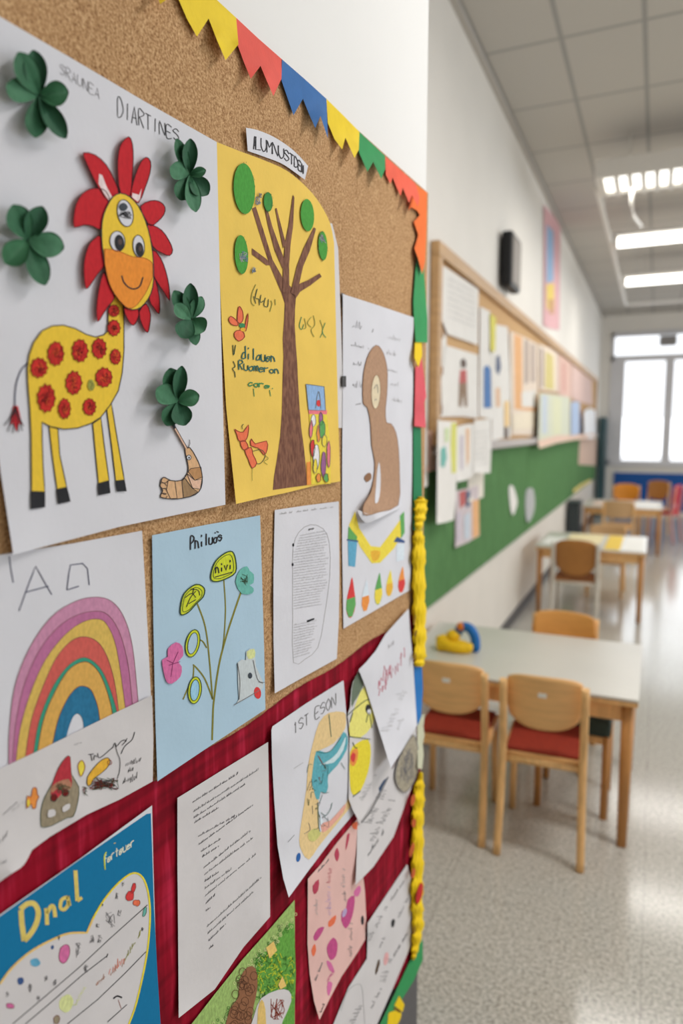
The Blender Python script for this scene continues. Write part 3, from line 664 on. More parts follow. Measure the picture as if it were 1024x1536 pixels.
# -------------------------------------------------- white sheet with a text oval
Ee = crop(200, 740, 3.2)
op = wthing('text_sheet', 'white sheet with an oval filled by fine pencilled lines', 'paper', PX('412 1040 505 988'), n=.002)
d_o = lift((412, 1040, 80, .004), (508, 752, 30, .003), (411, 900, 40, .002))
M = Mesh(); M.region(PX('412 765 460 758 508 752 509 860 508 930 505 988 458 1014 412 1040 410 960 410 860'), .002, WHT, .0004, d_o, 12); M.build('sheet', op)
M = Mesh(); ov = cm(Ee('850 150 910 170 940 240 942 400 915 600 885 740 825 795 768 812 764 600 764 400 766 260 795 185'), 2)
M.stroke(ov, .7, .0027, PENL, d_o, closed=True)
for k in range(46):
    y = 205+k*13; x0 = 770 if y > 280 else 800-(y-200)*.3; x1 = 936 if y < 420 else 936-(y-420)*.2
    if y > 560 and y < 630: continue
    M.scrib(Ee.p(x0, y), Ee.p(x1-random.uniform(0, 25), y-22), 2.2, .42, .0027, PENL, d_o, words=2.5, st=1.4)
M.text('ee', Ee.p(840, 178), Ee.p(868, 172), 4, 4, .7, .0028, PENC, d_o)
M.region(Ee('832 610 868 598 868 606 834 620'), .0028, INK, 0, d_o)
for x, y in ((767, 248), (764, 342)): M.region(el(Ee.p(x, y), 1.4, 2.6), .0028, INK, 0, d_o)
M.scrib(Ee.p(700, 102), Ee.p(960, 68), 3, .6, .0027, PENL, d_o, words=.5)
M.build('lettering', op)

# -------------------------------------------------- light blue flower poster
fp = wthing('flower_poster', 'light blue poster with long-stemmed lettered flowers', 'poster', PX('236 1172 398 1064'), n=.002)
d_f = lift((390, 773, 50, .003), (398, 1064, 60, .003), (236, 1172, 80, .004), (228, 803, 40, .002))
PB = mat('paper_paleblue', (176, 204, 222), .8, .02, 20, .1, 180, spec=.15, k=1.06)
M = Mesh(); M.region(PX('228 803 310 787 390 773 393 870 396 970 398 1064 318 1117 236 1172 233 1080 230 940'), .002, PB, .0004, d_f, 14); M.build('sheet', fp)
F0 = .0027
M = Mesh(); OL = cr('stem_olive', (126, 122, 54), .15)
for q, w in (('378 1185 381 1090 386 1000 410 830 442 700 480 580 516 475', 2.6), ('434 415 442 550 436 680 428 745', 1.8), ('305 525 345 640 365 800 380 990', 2.2), ('298 702 330 708 352 742', 2.0), ('286 822 310 845 345 895 380 985', 2.2), ('290 830 285 890 262 935 238 990', 2.0)): M.stroke(co(Ee(q), 6), w, F0, OL, d_f)
M.build('stems', fp)
LIME = cr('lime', (196, 204, 52), .12)
for q, seed in (('400 320 440 287 475 280 491 320 490 380 440 412 395 424 372 410 380 360', 1), ('300 437 340 455 336 495 302 530 265 570 230 583 227 545 245 480', 2)):
    M = Mesh(); p = cm(Ee(q), 3); M.region(p, F0+.0003, LIME, .0002, d_f); M.stroke(p, 1.7, F0+.0008, GD, d_f, closed=True)
    cx = sum(a[0] for a in p)/len(p); cy = sum(a[1] for a in p)/len(p)
    M.stroke([(cx+(a-cx)*.8, cy+(b-cy)*.8) for a, b in p], .8, F0+.0008, GD, d_f, closed=True)
    if seed == 1: M.text('nivi', Ee.p(395, 385), Ee.p(478, 362), 13, 14, 1.6, F0+.001, INK, d_f); M.stroke(Ee('392 402 474 378'), 1.2, F0+.001, INK, d_f)
    else:
        for q2 in ('255 545 275 500 300 470', '250 500 280 480 300 500', '275 460 310 465 320 490', '265 530 300 510', '290 455 285 480'): M.stroke(co(Ee(q2)), 1.1, F0+.001, INK, d_f)
    M.build('bloom', fp)
M = Mesh(); TL = cr('teal', (104, 172, 160), .12)
p = cm(Ee('510 370 545 350 558 372 578 390 576 430 556 440 576 455 570 480 520 482 490 425'), 2); M.region(p, F0+.0003, TL, .0005, lift((340, 860, 1, 0)))
for _ in range(8): M.stroke(co([Ee.p(535+random.uniform(-22, 20), 415+random.uniform(-28, 28)) for _ in range(3)]), .8, F0+.001, GD)
M.build('bloom', fp)
for c, rx, ry, rot, hole in (((285, 720), 33, 67, 12, PB), ((295, 945), 32, 65, 6, cr('sky_hole', (150, 196, 220)))):
    M = Mesh(); e = el(Ee.p(*c), rx/3.2, ry/3.2, rot); M.region(e, F0+.0003, LIME, .0002, d_f); M.stroke(e, 1.1, F0+.0008, GD, d_f, closed=True)
    e2 = el(Ee.p(*c), rx/3.2*.66, ry/3.2*.78, rot); M.region(e2, F0+.0008, hole, 0, d_f); M.stroke(e2, .9, F0+.001, GD, d_f, closed=True)
    M.build('bud', fp)
M = Mesh(); PK = cr('flower_pink', (204, 108, 156), .12)
p = cm(Ee('205 715 235 735 239 780 215 808 232 832 226 880 185 913 160 905 146 860 138 800 165 785 166 745'), 2); M.region(p, F0+.0003, PK, .0008)
for q in ('190 815 215 760', '190 815 160 800', '190 815 180 880', '170 825 225 808'): M.stroke(co(Ee(q)), .9, F0+.0013, cr('plum', (130, 50, 96)))
M.build('bloom', fp)
M = Mesh(); p = cm(Ee('500 812 540 800 541 760 580 745 588 830 625 912 608 950 560 975 482 1017 506 988'), 2); M.region(p, F0+.0003, cr('house_grey', (190, 198, 200), .08), .0006)
M.region(cm(Ee('545 760 580 747 583 785 552 795'), 2), F0+.0011, cr('straw', (206, 212, 150))); M.region(el(Ee.p(560, 875), 3.2, 4.5), F0+.0012, mat('slate_ink', (58, 66, 76)))
M.region(el(Ee.p(596, 958), 5.2, 9, -8), F0+.0012, cr('c_red', (206, 64, 64)))
for q in ('500 815 512 900 508 990', '575 800 595 890 622 912', '485 1015 560 972 605 945', '600 905 630 908'): M.stroke(co(Ee(q)), .9, F0+.0013, PENC)
M.build('house', fp)
M = Mesh(); M.text('Pniluos', Ee.p(275, 274), Ee.p(430, 226), 20, 14, 1.9, F0+.0003, INK, d_f, jit=.05)
for x, y in ((393, 190), (407, 186), (402, 184)): M.region(el(Ee.p(x, y), 1, 1), F0+.0003, INK, 0, d_f)
M.build('lettering', fp)

# -------------------------------------------------- rainbow sheet
R5 = crop(0, 780, 2.743)
rp = wthing('rainbow_sheet', 'white sheet with a big crayon rainbow and the letters A D', 'drawing', PX('0 1165 228 1060'), n=.0016)
d_r = lift((213, 796, 60, .003), (228, 1000, 60, .002))
M = Mesh(); M.region(PX('-40 840 0 832 110 815 213 796 219 900 224 1000 228 1075 110 1135 -40 1200'), .0014, WHT, .0004, d_r, 16); M.build('sheet', rp)
arcs = ['36 1040 36 1012 38 880 60 690 120 530 210 400 310 335 395 317 460 335 510 400 545 520 568 740 570 790', '50 1030 62 860 96 690 160 540 240 440 320 390 400 375 450 395 495 470 528 600 545 760 548 800', '65 1025 66 990 85 850 130 700 190 570 270 470 340 420 400 407 440 430 480 530 515 765 518 810', '104 1010 105 970 130 820 175 690 230 570 290 500 345 480 400 500 440 560 470 660 488 782 490 820', '136 990 138 957 160 830 210 700 270 610 330 568 375 575 420 620 455 700 480 785 482 830', '152 985 155 950 180 820 225 710 280 620 335 585 375 592 415 640 445 720 462 792 464 840', '212 960 218 915 240 820 275 740 310 695 340 683 375 700 400 760 410 818 412 860', '265 930 275 885 290 835 305 805 322 797 338 815 345 852 347 890']
cols = [cr('orchid', (190, 134, 162), .1), cr('orchid_deep', (178, 108, 146), .1), cr('mustard', (206, 174, 90), .1), cr('brick', (198, 92, 84), .1), cr('emerald', (56, 146, 120), .08), cr('marigold', (208, 162, 84), .1), cr('petrol', (44, 110, 146), .16), WHT]
rb = None
ARC = [co(R5(a), 4) for a in arcs]
for i, a in enumerate(ARC):
    M = Mesh(); nxt = ARC[i+1][::-1] if i+1 < len(ARC) else []
    M.region(a+nxt, .0020, cols[i], .0002, d_r, 14) if i+1 < len(ARC) else None
    if i+1 == len(ARC): continue
    M.stroke(a, .7, .0024, mat('crayon_edge', (130, 88, 84), .8, .2) if i < 5 else cr('maroon', (110, 30, 28)), d_r)
    if i == 0: rb = M.build('rainbow', rp)
    else: M.build('band', rb)
M = Mesh()
for q in ('38 150 45 200 55 258', '78 375 110 285 147 190 180 250 213 307', '107 297 200 272', '275 288 282 230 290 185 340 179 360 200 367 268', '275 288 325 272'): M.stroke(R5(q), 1.5, .0021, INKB, d_r)
M.build('lettering', rp)

# -------------------------------------------------- cave sheet
Q = crop(0, 1030, 4.267)
cp_ = wthing('cave_sheet', 'white sheet with a red-topped cave and an orange bear, overlapping the rainbow', 'drawing', PX('0 1330 180 1200'), n=.0035)
d_v = lift((228, 1043, 60, .004), (20, 1310, 90, .008), (120, 1225, 50, .003))
M = Mesh(); M.region(PX('-40 1172 0 1153 60 1125 120 1095 175 1068 228 1043 230 1110 229 1172 180 1199 130 1222 75 1255')+co(PX('48 1275 35 1298 15 1312 -10 1330 -40 1355')), .003, WHT2, .0004, d_v, 14); M.build('sheet', cp_)
V0 = .0037
M = Mesh(); SG = cr('stone_grey', (146, 134, 112), .16)
p = cm(Q('262 880 262 800 285 710 340 610 375 520 420 455 450 450 457 560 505 640 498 740 470 830 430 838 330 890 275 900'), 2); M.region(p, V0, SG, .0001, d_v); M.stroke(p, .8, V0+.0003, GD, d_v, closed=True)
M.region(cm(Q('325 680 345 590 380 510 420 455 448 450 456 560 458 640 400 680 345 735'), 2), V0+.0003, cr('cave_red', (176, 54, 64), .15), 0, d_v)
M.region(cm(Q('325 650 360 615 440 590 456 650 420 660 370 650 335 680'), 2), V0+.0005, cr('clay_tan', (170, 120, 96), .2), 0, d_v)
for q in ('310 790 352 785 355 825 308 838', '400 770 445 745 448 780 405 805'): M.region(cm(Q(q), 2), V0+.0005, WHT2, 0, d_v); M.stroke(cm(Q(q), 2), .7, V0+.0006, SG, d_v, closed=True)
for x, y in ((345, 712), (420, 680)): M.region(wob(el(Q.p(x, y), 4.5, 5, n=10), .6), V0+.0006, cr('maroon', (110, 30, 28)), 0, d_v); M.stroke(wob(el(Q.p(x, y), 5, 5.5, n=10), .5), .8, V0+.0007, INK, d_v, closed=True)
for _ in range(7): M.stroke(co([Q.p(random.uniform(345, 455), random.uniform(610, 700)) for _ in range(3)]), .8, V0+.0007, random.choice((GD, cr('maroon', (110, 30, 28)))), d_v)
M.build('cave', cp_)
M = Mesh(); p = cm(Q('560 630 560 580 600 520 650 470 690 455 705 480 685 520 640 560 600 590 580 630'), 2); M.region(p, V0, cr('amber', (220, 170, 60)), .0001, d_v); M.stroke(p, .9, V0+.0003, INK, d_v, closed=True); M.stroke(el(Q.p(702, 485), 3, 3.5), .9, V0+.0004, ORL, d_v, closed=True)
for _ in range(26): M.stroke(co([Q.p(random.uniform(570, 750), 640+random.uniform(-60, 30)) for _ in range(2)]+[Q.p(random.uniform(600, 740), 630)]), .8, V0+.0004, random.choice((INK, ORL, cr('maroon', (110, 30, 28)), INK, GD)), d_v)
for c, r in (((635, 630), 7), ((735, 620), 7), ((545, 670), 6)):
    for _ in range(6): M.stroke(co([Q.p(c[0]+random.uniform(-24, 24)*r/7, c[1]+random.uniform(-36, 36)*r/7) for _ in range(4)]), .7, V0+.0005, random.choice((INK, cr('maroon', (110, 30, 28)), GD)), d_v)
M.stroke(co(Q('738 370 750 420 768 470 765 540 750 590')), .9, V0+.0003, INK, d_v); M.build('bear', cp_)
M = Mesh()
for q in ('175 700 200 705 210 650 235 650 240 690 250 705 235 735 230 775 210 780 200 750 170 780',): p = cm(Q(q), 2); M.region(p, V0, cr('c_orange', (236, 142, 70)), 0, d_v); M.stroke(p, .9, V0+.0003, ORL, d_v, closed=True)
M.region(el(Q.p(182, 745), 2.2, 5.5), V0+.0003, CY, 0, d_v)
for q in ('500 500 525 470 545 510 530 560 515 575 505 545',): p = cm(Q(q), 2); M.region(p, V0, CY, 0, d_v); M.stroke(p, .9, V0+.0003, ORL, d_v, closed=True)
M.build('leaves', cp_)
M = Mesh()
for q in ('565 435 600 430', '582 435 590 475', '600 470 605 440 620 450', '625 425 640 455 720 390', '720 395 735 360 745 385', '750 380 775 350 800 340', '775 430 800 380 845 340 862 290', '800 350 815 330', '780 375 810 345'): M.stroke(co(Q(q)), 1.1, V0+.0002, INK, d_v)
for x, y, h in ((805, 510, 8), (850, 500, 9), (820, 550, 7), (790, 620, 8), (835, 610, 10)): M.scrib(Q.p(x, y), Q.p(x+50, y-25), h, .8, V0+.0002, INK, d_v)
M.stroke(Q('20 820 110 738'), .8, V0+.0002, PENC, d_v); M.scrib(Q.p(80, 800), Q.p(150, 745), 5, .5, V0+.0002, PENL, d_v); M.scrib(Q.p(0, 1000), Q.p(45, 960), 9, .7, V0+.0002, PENC, d_v); M.scrib(Q.p(0, 1140), Q.p(40, 1125), 5, .8, V0+.0002, PENC, d_v); M.scrib(Q.p(475, 375), Q.p(520, 360), 2, .5, V0+.0002, PENC, d_v)
M.build('lettering', cp_)

# -------------------------------------------------- blue poster lower left
S8 = crop(0, 1180, 3.413)
bl = wthing('cloud_poster', 'blue poster with yellow letters and a yellow-edged white cloud, bottom left', 'poster', PX('0 1536 240 1536'), n=.004)
M = Mesh(); M.region(PX('-60 1412 0 1372 120 1288 228 1208 230 1300 233 1400 238 1500 243 1600 255 1850 -60 2150'), .0042, WHT, .0005); M.build('sheet', bl)
M = Mesh(); M.region([(-60, 1418)]+S8('0 664 400 380 750 140 772 136 778 300 788 620 806 960 822 1215')+[(241, 1600), (252, 1840), (-60, 2130)], .0047, cr('poster_blue', (20, 112, 156), .03), .0002); sky = M.build('blue_ground', bl)
cl_ = [(-60, 1530)]+co(S8('0 1010 60 930 150 850 250 792 350 752 445 748'), 4)+co(S8('470 690 490 650 540 570 610 490 680 443 730 465 760 550 768 680 750 870 700 1100 660 1215'), 4)+[(185, 1600), (150, 1720), (60, 1860), (-60, 1950)]
M = Mesh(); M.region(cl_, .0050, WHT2, .0002); M.stroke(cl_[1:26], 3, .0054, cr('amber_pale', (230, 190, 110)), None); M.stroke(cl_[24:-2], 2.6, .0055, cr('lemon', (226, 206, 60)), None)
for q in ('65 1215 200 1100 400 930 560 780 755 605', '130 1215 260 1105 420 965 550 865', '345 1215 500 1090 640 955 747 845', '550 1205 600 1160 650 1115'): M.stroke(S8(q), 1.2, .0054, INK)
M.stroke(S8('545 875 552 855'), 1.5, .0055, INK); M.stroke(co(S8('580 1085 600 1072 625 1080')), 2.2, .0055, INK); M.stroke(S8('605 1090 620 1135'), .8, .0055, ORL)
for c, rx, ry, nm in (((665, 560), 20, 26, 'c_red'), ((683, 520), 10, 28, 'c_red'), ((700, 595), 18, 16, 'coral'), ((330, 855), 28, 50, 'flower_pink'), ((328, 830), 14, 18, 'c_white'), ((325, 880), 12, 14, 'c_white'), ((180, 900), 26, 22, 'c_blue'), ((105, 995), 17, 20, 'navy'), ((268, 822), 8, 11, 'navy'), ((52, 1122), 22, 14, 'flower_pink'), ((740, 640), 8, 26, 'teal'), ((340, 1110), 36, 46, 'straw'), ((290, 1192), 16, 22, 'stone_grey')):
    e = wob(el(S8.p(*c), rx/3.413, ry/3.413, 15, 14), .7); M.region(e, .0053+.00003*rx/10, MATS['crayon_'+nm])
    if nm in ('c_red', 'coral', 'flower_pink', 'teal', 'stone_grey'): M.stroke(e, .7, .0055, cr('maroon', (110, 30, 28)) if nm != 'teal' else GD, closed=True)
for x, y, r in ((565, 680, 40), (600, 560, 16), (612, 645, 18), (500, 710, 14), (470, 780, 20), (510, 780, 20), (400, 820, 22), (400, 850, 26), (235, 980, 16), (150, 1030, 26), (40, 1065, 14), (280, 1005, 16), (440, 930, 22), (730, 730, 10), (630, 500, 12), (525, 605, 8), (300, 775, 12), (195, 1080, 18)):
    for _ in range(5): M.stroke(co([S8.p(x+random.uniform(-r, r)*.6, y+random.uniform(-r, r)) for _ in range(3)]), .6, .0056, random.choice((PENC, PENC, INK)))
for x0, y0, x1, y1, h, mm in ((490, 1020, 640, 910, 9, 'clay_tan'), (640, 890, 720, 760, 8, 'olive'), (390, 1120, 440, 1030, 9, 'straw'), (560, 960, 640, 900, 14, 'coral')): M.scrib(S8.p(x0, y0), S8.p(x1, y1), h, .8, .0056, MATS['crayon_'+mm])
M.build('cloud', sky)
M = Mesh(); YL = cr('letter_yellow', (214, 192, 104), .1)
for q, w in (('108 632 112 700 124 790', 8), ('104 628 140 600 175 600 196 640 186 700 155 755 124 788', 8), ('236 622 240 660 241 708', 6), ('240 650 262 612 276 620 283 668', 6), ('345 565 315 580 310 620 330 628 350 600 346 560 356 610', 5.5), ('386 428 392 520 396 585', 6), ('396 585 420 568', 5)): M.stroke(co(S8(q)) if len(q) > 24 else S8(q), w, .0051, YL)
M.text('ferteuer', S8.p(530, 402), S8.p(690, 300), 13, 13, 1.5, .0051, cr('letter_cream', (222, 222, 200), .05)); M.stroke(co(S8('538 425 534 360 545 335')), 1.8, .0052, LIME); M.stroke(S8('583 290 592 288'), 1.4, .0051, YL)
M.build('lettering', sky)

# -------------------------------------------------- white text sheet, lower middle
T9 = crop(240, 1120, 2.438)
tx = wthing('letter_sheet', 'plain white sheet of small handwritten lines on the red cloth', 'paper', PX('268 1527 405 1378'), n=.003)
d_x = lift((266, 1197, 50, .002), (403, 1114, 40, .003), (404, 1380, 60, .005), (268, 1527, 70, .006))
M = Mesh(); M.region(PX('266 1197 335 1154 402 1113 404 1240 405 1375 365 1421 322 1484 268 1527 267 1400 266 1300'), .0036, WHT2, .0004, d_x, 14); M.build('sheet', tx)
M = Mesh()
for x0, y0, x1, y1 in ((120, 205, 285, 100), (122, 240, 360, 85), (124, 262, 310, 140), (125, 280, 215, 225), (140, 330, 275, 255), (142, 360, 340, 215), (150, 385, 220, 340), (155, 405, 215, 365), (160, 445, 330, 310), (162, 470, 340, 335), (163, 495, 215, 460), (165, 520, 260, 450), (165, 548, 350, 395), (168, 575, 200, 545), (168, 602, 185, 590), (172, 660, 370, 480), (175, 685, 340, 535), (178, 712, 240, 650), (180, 740, 195, 728)):
    M.scrib(T9.p(x0, y0), T9.p(x1, y1), 3.6, .62, .0043, PENC if random.random() < .5 else mat('pencil_mid', (96, 94, 98)), d_x, words=1.2)
M.build('lettering', tx)

# -------------------------------------------------- map painting
P7 = crop(380, 900, 3.49); U = crop(380, 980, 4.15)
mp_ = wthing('map_sheet', 'white sheet with a beige and teal watercolour, hanging loose on the red cloth', 'painting', U('220 1520 630 990'), n=.004)
d_m = lift((432, 1346, 120, .018), (408, 1110, 60, .006), (520, 1030, 40, .003), (430, 1250, 60, .004))
M = Mesh(); M.region(U('112 480 118 455 330 310 560 168 572 300 590 520 610 760 632 990 480 1170 330 1370 220 1520 185 1400 150 1200 128 900 115 650'), .0038, WHT, .0004, d_m, 10); M.build('sheet', mp_)
M = Mesh(); BE = cr('wash_beige', (220, 192, 140), .1)
p = cm(U('560 365 575 400 570 470 500 560 420 600 380 640 370 760 380 860 410 930 415 1090 480 1060 560 970 600 880 605 950 560 1010 480 1110 400 1210 345 1285 300 1230 285 1160 300 1040 330 840 340 700 370 560 410 430 470 370'), 2); M.region(p, .0046, BE, 0, d_m, 10)
p = cm(U('560 490 585 520 580 600 520 700 465 760 465 830 450 870 420 860 410 905 390 905 375 850 362 800 370 720 390 610 440 615 480 610 530 540'), 2); M.region(p, .0048, cr('wash_teal', (92, 164, 176), .16), 0, d_m, 10)
M.region(cm(U('575 520 560 600 500 680 420 690 415 695 470 665 520 620 560 545'), 2), .0051, cr('wash_pale', (196, 216, 220)), 0, d_m)
M.region(cm(U('405 900 415 1000 440 1060 425 1100 412 1110 408 1010'), 2), .0050, cr('ice', (206, 216, 228)), 0, d_m); M.region(cm(U('420 1060 480 1040 560 950 575 940 560 990 480 1080 430 1115'), 2), .0050, cr('wash_rose', (222, 164, 148)), 0, d_m)
M.region(cm(U('340 1120 380 1090 420 1120 380 1170 345 1160'), 2), .0050, cr('wash_lime', (196, 192, 120)), 0, d_m)
for _ in range(26): c = (random.uniform(330, 450), random.uniform(620, 1120)); M.stroke(co([U.p(c[0]+random.uniform(-22, 22), c[1]+random.uniform(-40, 40)) for _ in range(3)]), .6, .0052, random.choice((GD, PENC, TEAL, ORL)), d_m)
for q in ('400 930 405 1060 415 1110', '470 865 440 870 420 862', '420 990 450 1010 480 970 490 930', '545 680 570 720', '470 380 485 520', '395 610 440 620 490 600 545 520'): M.stroke(co(U(q)), .8, .0053, TEAL, d_m)
M.region(el(U.p(280, 1270), 3.2, 7, 10), .0046, mat('paint_blue', (36, 98, 168)), 0, d_m); M.build('painting', mp_)
M = Mesh(); M.text('1ST ESON', U.p(250, 505), U.p(520, 315), 16, 17, 1.2, .0046, PENC, d_m); M.stroke(U('250 718 310 680'), .6, .0046, PENL, d_m); M.stroke(U('215 1175 255 1130'), .7, .0046, PENC, d_m)
M.build('lettering', mp_)

# -------------------------------------------------- sheets hanging over each other at the right end
ls = wthing('long_sheet', 'long white sheet with grey pencil smudges, behind the yellow bird drawing', 'drawing', PX('533 1327 590 1250'), n=.003)
M = Mesh(); d_l = lift((535, 1320, 80, .008))
M.region(PX('536 1228 560 1200 590 1150 615 1100 624 1090 625 1160 608 1205 590 1255 560 1300 533 1328 535 1280'), .0030, WHT2, .0004, d_l, 10); M.build('sheet', ls)
M = Mesh()
for x0, y0, x1, y1, h in ((556, 1235, 580, 1185, 14), (560, 1262, 594, 1200, 12), (552, 1285, 575, 1250, 8)): M.scrib(P7.p((x0-380)*3.49, (y0-900)*3.49), (x1, y1), h, 1.0, .0037, PENC, d_l)
M.build('smudges', ls)
so = wthing('paper_pebble', 'grey-beige pencilled paper oval at the end of the long white sheet', 'paper cut-out', PX('600 1190 622 1150'), n=.004)
M = Mesh(); p = cm(P7('742 930 755 850 790 770 838 705 858 760 866 860 855 920 825 975 795 1008 762 985'), 2); M.region(p, .0045, mat('pebble', (150, 142, 122), .85, .3, 160, .4, 260, rgb2=(186, 176, 156)), .0025)
M.stroke(p, 1.2, .0071, PENC, closed=True)
for _ in range(18): M.stroke(co([P7.p(random.uniform(765, 845), random.uniform(770, 970)) for _ in range(3)]), .6, .0072, PENC)
M.build('oval', so)
yb = wthing('bird_sheet', 'small white sheet with a yellow bird painting, tucked under the red-written sheet', 'painting', PX('540 1235 570 1200'), n=.006)
d_y = lift((542, 1230, 60, .010), (525, 1010, 30, .003))
M = Mesh(); M.region(P7('492 600 505 560 512 470 520 430 548 372 620 300 700 480 760 700 720 900 650 1015 600 1090 556 1168 520 1100 498 1040 500 860 503 700'), .0058, WHT2, .0004, d_y, 10); M.build('sheet', yb)
M = Mesh(); LEM = cr('lemon_pale', (226, 216, 120), .12)
M.region(cm(P7('512 520 520 440 548 378 578 420 560 480 530 530 515 560'), 2), .0064, cr('sage_dark', (104, 116, 100)), 0, d_y)
M.region(cm(P7('530 560 560 480 600 450 640 560 620 660 560 720 505 710 505 640'), 2), .0065, LEM, 0, d_y)
M.region(cm(P7('505 800 540 750 600 730 615 800 600 900 560 1000 520 1020 505 960'), 2), .0065, cr('lemon', (226, 206, 60)), 0, d_y)
M.region(cm(P7('505 850 515 790 545 780 545 830 525 870'), 2), .0067, cr('c_orange', (236, 142, 70)), 0, d_y); M.region(cm(P7('508 830 518 800 535 810 525 850'), 2), .0068, cr('c_red', (206, 64, 64)), 0, d_y)
M.region(el(P7.p(600, 570), 4, 7), .0067, INK, 0, d_y); M.region(el(P7.p(606, 585), 3, 4), .0069, WHT, 0, d_y)
for q in ('490 605 530 570 580 530 605 520', '505 640 520 590', '500 715 560 722 612 730', '520 745 530 770 545 775', '590 640 605 590 620 670', '560 1000 520 1030'): M.stroke(co(P7(q)), 1.2, .0069, GD, d_y)
M.scrib(P7.p(575, 1050), P7.p(650, 910), 9, .8, .0066, PENL, d_y); M.build('bird', yb)
M = Mesh(); M.region(P7('700 930 672 985 660 1010 655 985 680 945'), .0064, mat('paint_navy', (50, 76, 110)), .0002); M.stroke(co(P7('706 925 660 1020 610 1110 565 1165')), 1.3, .0066, INK); M.build('stripe', yb)
rs = wthing('curled_sheet', 'white sheet with red scribbled writing, curling away from the board\'s right end', 'paper', PX('585 1152 625 1090'), n=.008)
d_s = lift((585, 1150, 110, .028), (625, 1090, 70, .012), (540, 1003, 50, .006))
M = Mesh(); M.region(P7('550 365 590 325 640 265 690 180 750 112 812 45 822 180 836 340 846 500 856 655 800 750 720 882 700 820 660 690 620 560 585 450'), .0085, WHT, .0004, d_s, 9); M.build('sheet', rs)
M = Mesh(); RS = mat('pencil_red', (196, 90, 112), .8, .15)
for x0, y0, x1, y1, h in ((650, 470, 790, 290, 24), (690, 440, 785, 330, 20), (660, 500, 700, 450, 16)): M.scrib(P7.p(x0, y0), P7.p(x1, y1), h, 1.0, .0092, RS, d_s)
for x0, y0, x1, y1, h in ((710, 690, 800, 480, 14), (760, 680, 790, 620, 9), (705, 255, 735, 230, 6)): M.scrib(P7.p(x0, y0), P7.p(x1, y1), h, .7, .0092, PENL, d_s)
M.build('lettering', rs)

# -------------------------------------------------- pink sheet, corner sheet, green collage
Z = crop(440, 1220, 4.86)
pk = wthing('pink_sheet', 'pale pink sheet with magenta doodles on the red cloth', 'drawing', Z('185 1500 520 940'), n=.003)
d_p = lift((478, 1528, 80, .010), (461, 1320, 40, .003))
PPK = mat('paper_pink', (232, 190, 182), .8, .03, 18, .1, 200, spec=.15, k=1.05)
M = Mesh(); M.region(Z('105 478 200 370 320 210 430 80 485 20 480 150 500 400 520 560 530 760 522 920 470 1010 350 1190 260 1360 190 1505 150 1370 118 1170 102 950 104 700'), .0027, PPK, .0004, d_p, 10); M.build('sheet', pk)
M = Mesh(); P0 = .0034; MG = cr('magenta', (186, 78, 130), .16); RW = cr('raspberry', (178, 66, 88), .16)
for q, mm in (('425 80 470 60 480 110 440 115', 'coral'), ('390 160 410 150 395 230 378 268', 'raspberry'), ('298 300 318 250 335 300 318 352', 'raspberry'), ('440 570 480 525 492 560 470 605 445 600', 'flower_pink'), ('395 630 445 600 440 700 415 790 380 840 348 780 355 710 380 720', 'magenta'), ('140 530 185 480 180 560 150 590', 'raspberry'), ('145 900 180 840 225 830 190 900 160 930', 'magenta'), ('130 1000 155 950 165 1000 145 1045', 'coral'), ('248 960 290 905 322 950 310 1040 270 1070 245 1010', 'magenta'), ('240 1075 275 1090 300 1160 260 1140', 'flower_pink'), ('250 1230 285 1240 260 1330 245 1300', 'flower_pink'), ('255 790 310 740 300 800 260 830', 'coral')):
    e = cm(Z(q), 2); M2 = Mesh(); M2.region(e, P0, MATS['crayon_'+mm], 0, d_p); M2.build('doodle', pk)
M.region(el(Z.p(503, 780), 2.2, 7), P0, INK, 0, d_p); M.region(el(Z.p(372, 725), 3, 7, 20), P0+.0002, cr('lilac', (180, 160, 196)), 0, d_p)
for x0, y0, x1, y1, h, mm in ((265, 510, 280, 400, 9, RW), (275, 740, 270, 530, 9, MATS['crayon_lilac']), (375, 540, 375, 400, 7, PENL), (385, 640, 380, 560, 6, PENC), (175, 740, 180, 610, 7, PENL), (425, 1040, 430, 800, 7, PENC), (180, 430, 270, 330, 4, PENC), (165, 1220, 220, 1080, 4, PENC), (205, 1450, 235, 1380, 4, INK), (255, 1230, 300, 1150, 8, MG)): M.scrib(Z.p(x0, y0), Z.p(x1, y1), h, .8, P0+.0002, mm, d_p)
M.build('lettering', pk)
cs = wthing('corner_sheet', 'white sheet with scattered pencil notes in the board\'s bottom right corner', 'paper', Z('300 1536 860 960'), n=.003)
d_k = lift((551, 1385, 50, .006), (612, 1298, 30, .003))
M = Mesh(); M.region(Z('828 370 858 480 862 640 858 960 740 1240 610 1536 560 1660 240 1660 330 1440 400 1270 535 1060 540 900 540 800 640 650 740 500'), .0030, WHT2, .0004, d_k, 10); M.build('sheet', cs)
M = Mesh(); K0 = .0037
for x0, y0, x1, y1, h in ((710, 640, 815, 490, 6), (560, 930, 690, 680, 9), (770, 760, 840, 620, 5), (730, 1050, 840, 870, 6), (670, 1230, 720, 1060, 10), (575, 1420, 650, 1270, 6), (440, 1536, 520, 1370, 9), (635, 980, 670, 900, 5)): M.scrib(Z.p(x0, y0), Z.p(x1, y1), h, .7, K0, PENC, d_k)
M.stroke(co(Z('345 1440 400 1290 490 1250 510 1400 520 1536')), .8, K0, PENL, d_k)
for c, rx, ry, rot, mm in (((725, 800), 13, 32, 10, BLK), ((612, 1120), 11, 58, 14, cr('bark_dark', (84, 66, 52))), ((675, 1060), 18, 50, 10, cr('blush', (216, 164, 164)))): M.region(wob(el(Z.p(*c), rx/4.86, ry/4.86, rot, 14), .4), K0, mm, 0, d_k)
M.build('notes', cs)
gc = wthing('garden_collage', 'green garden collage with a brown cobbled path at the photo\'s bottom edge', 'drawing', PX('320 1536 441 1536'), n=.004)
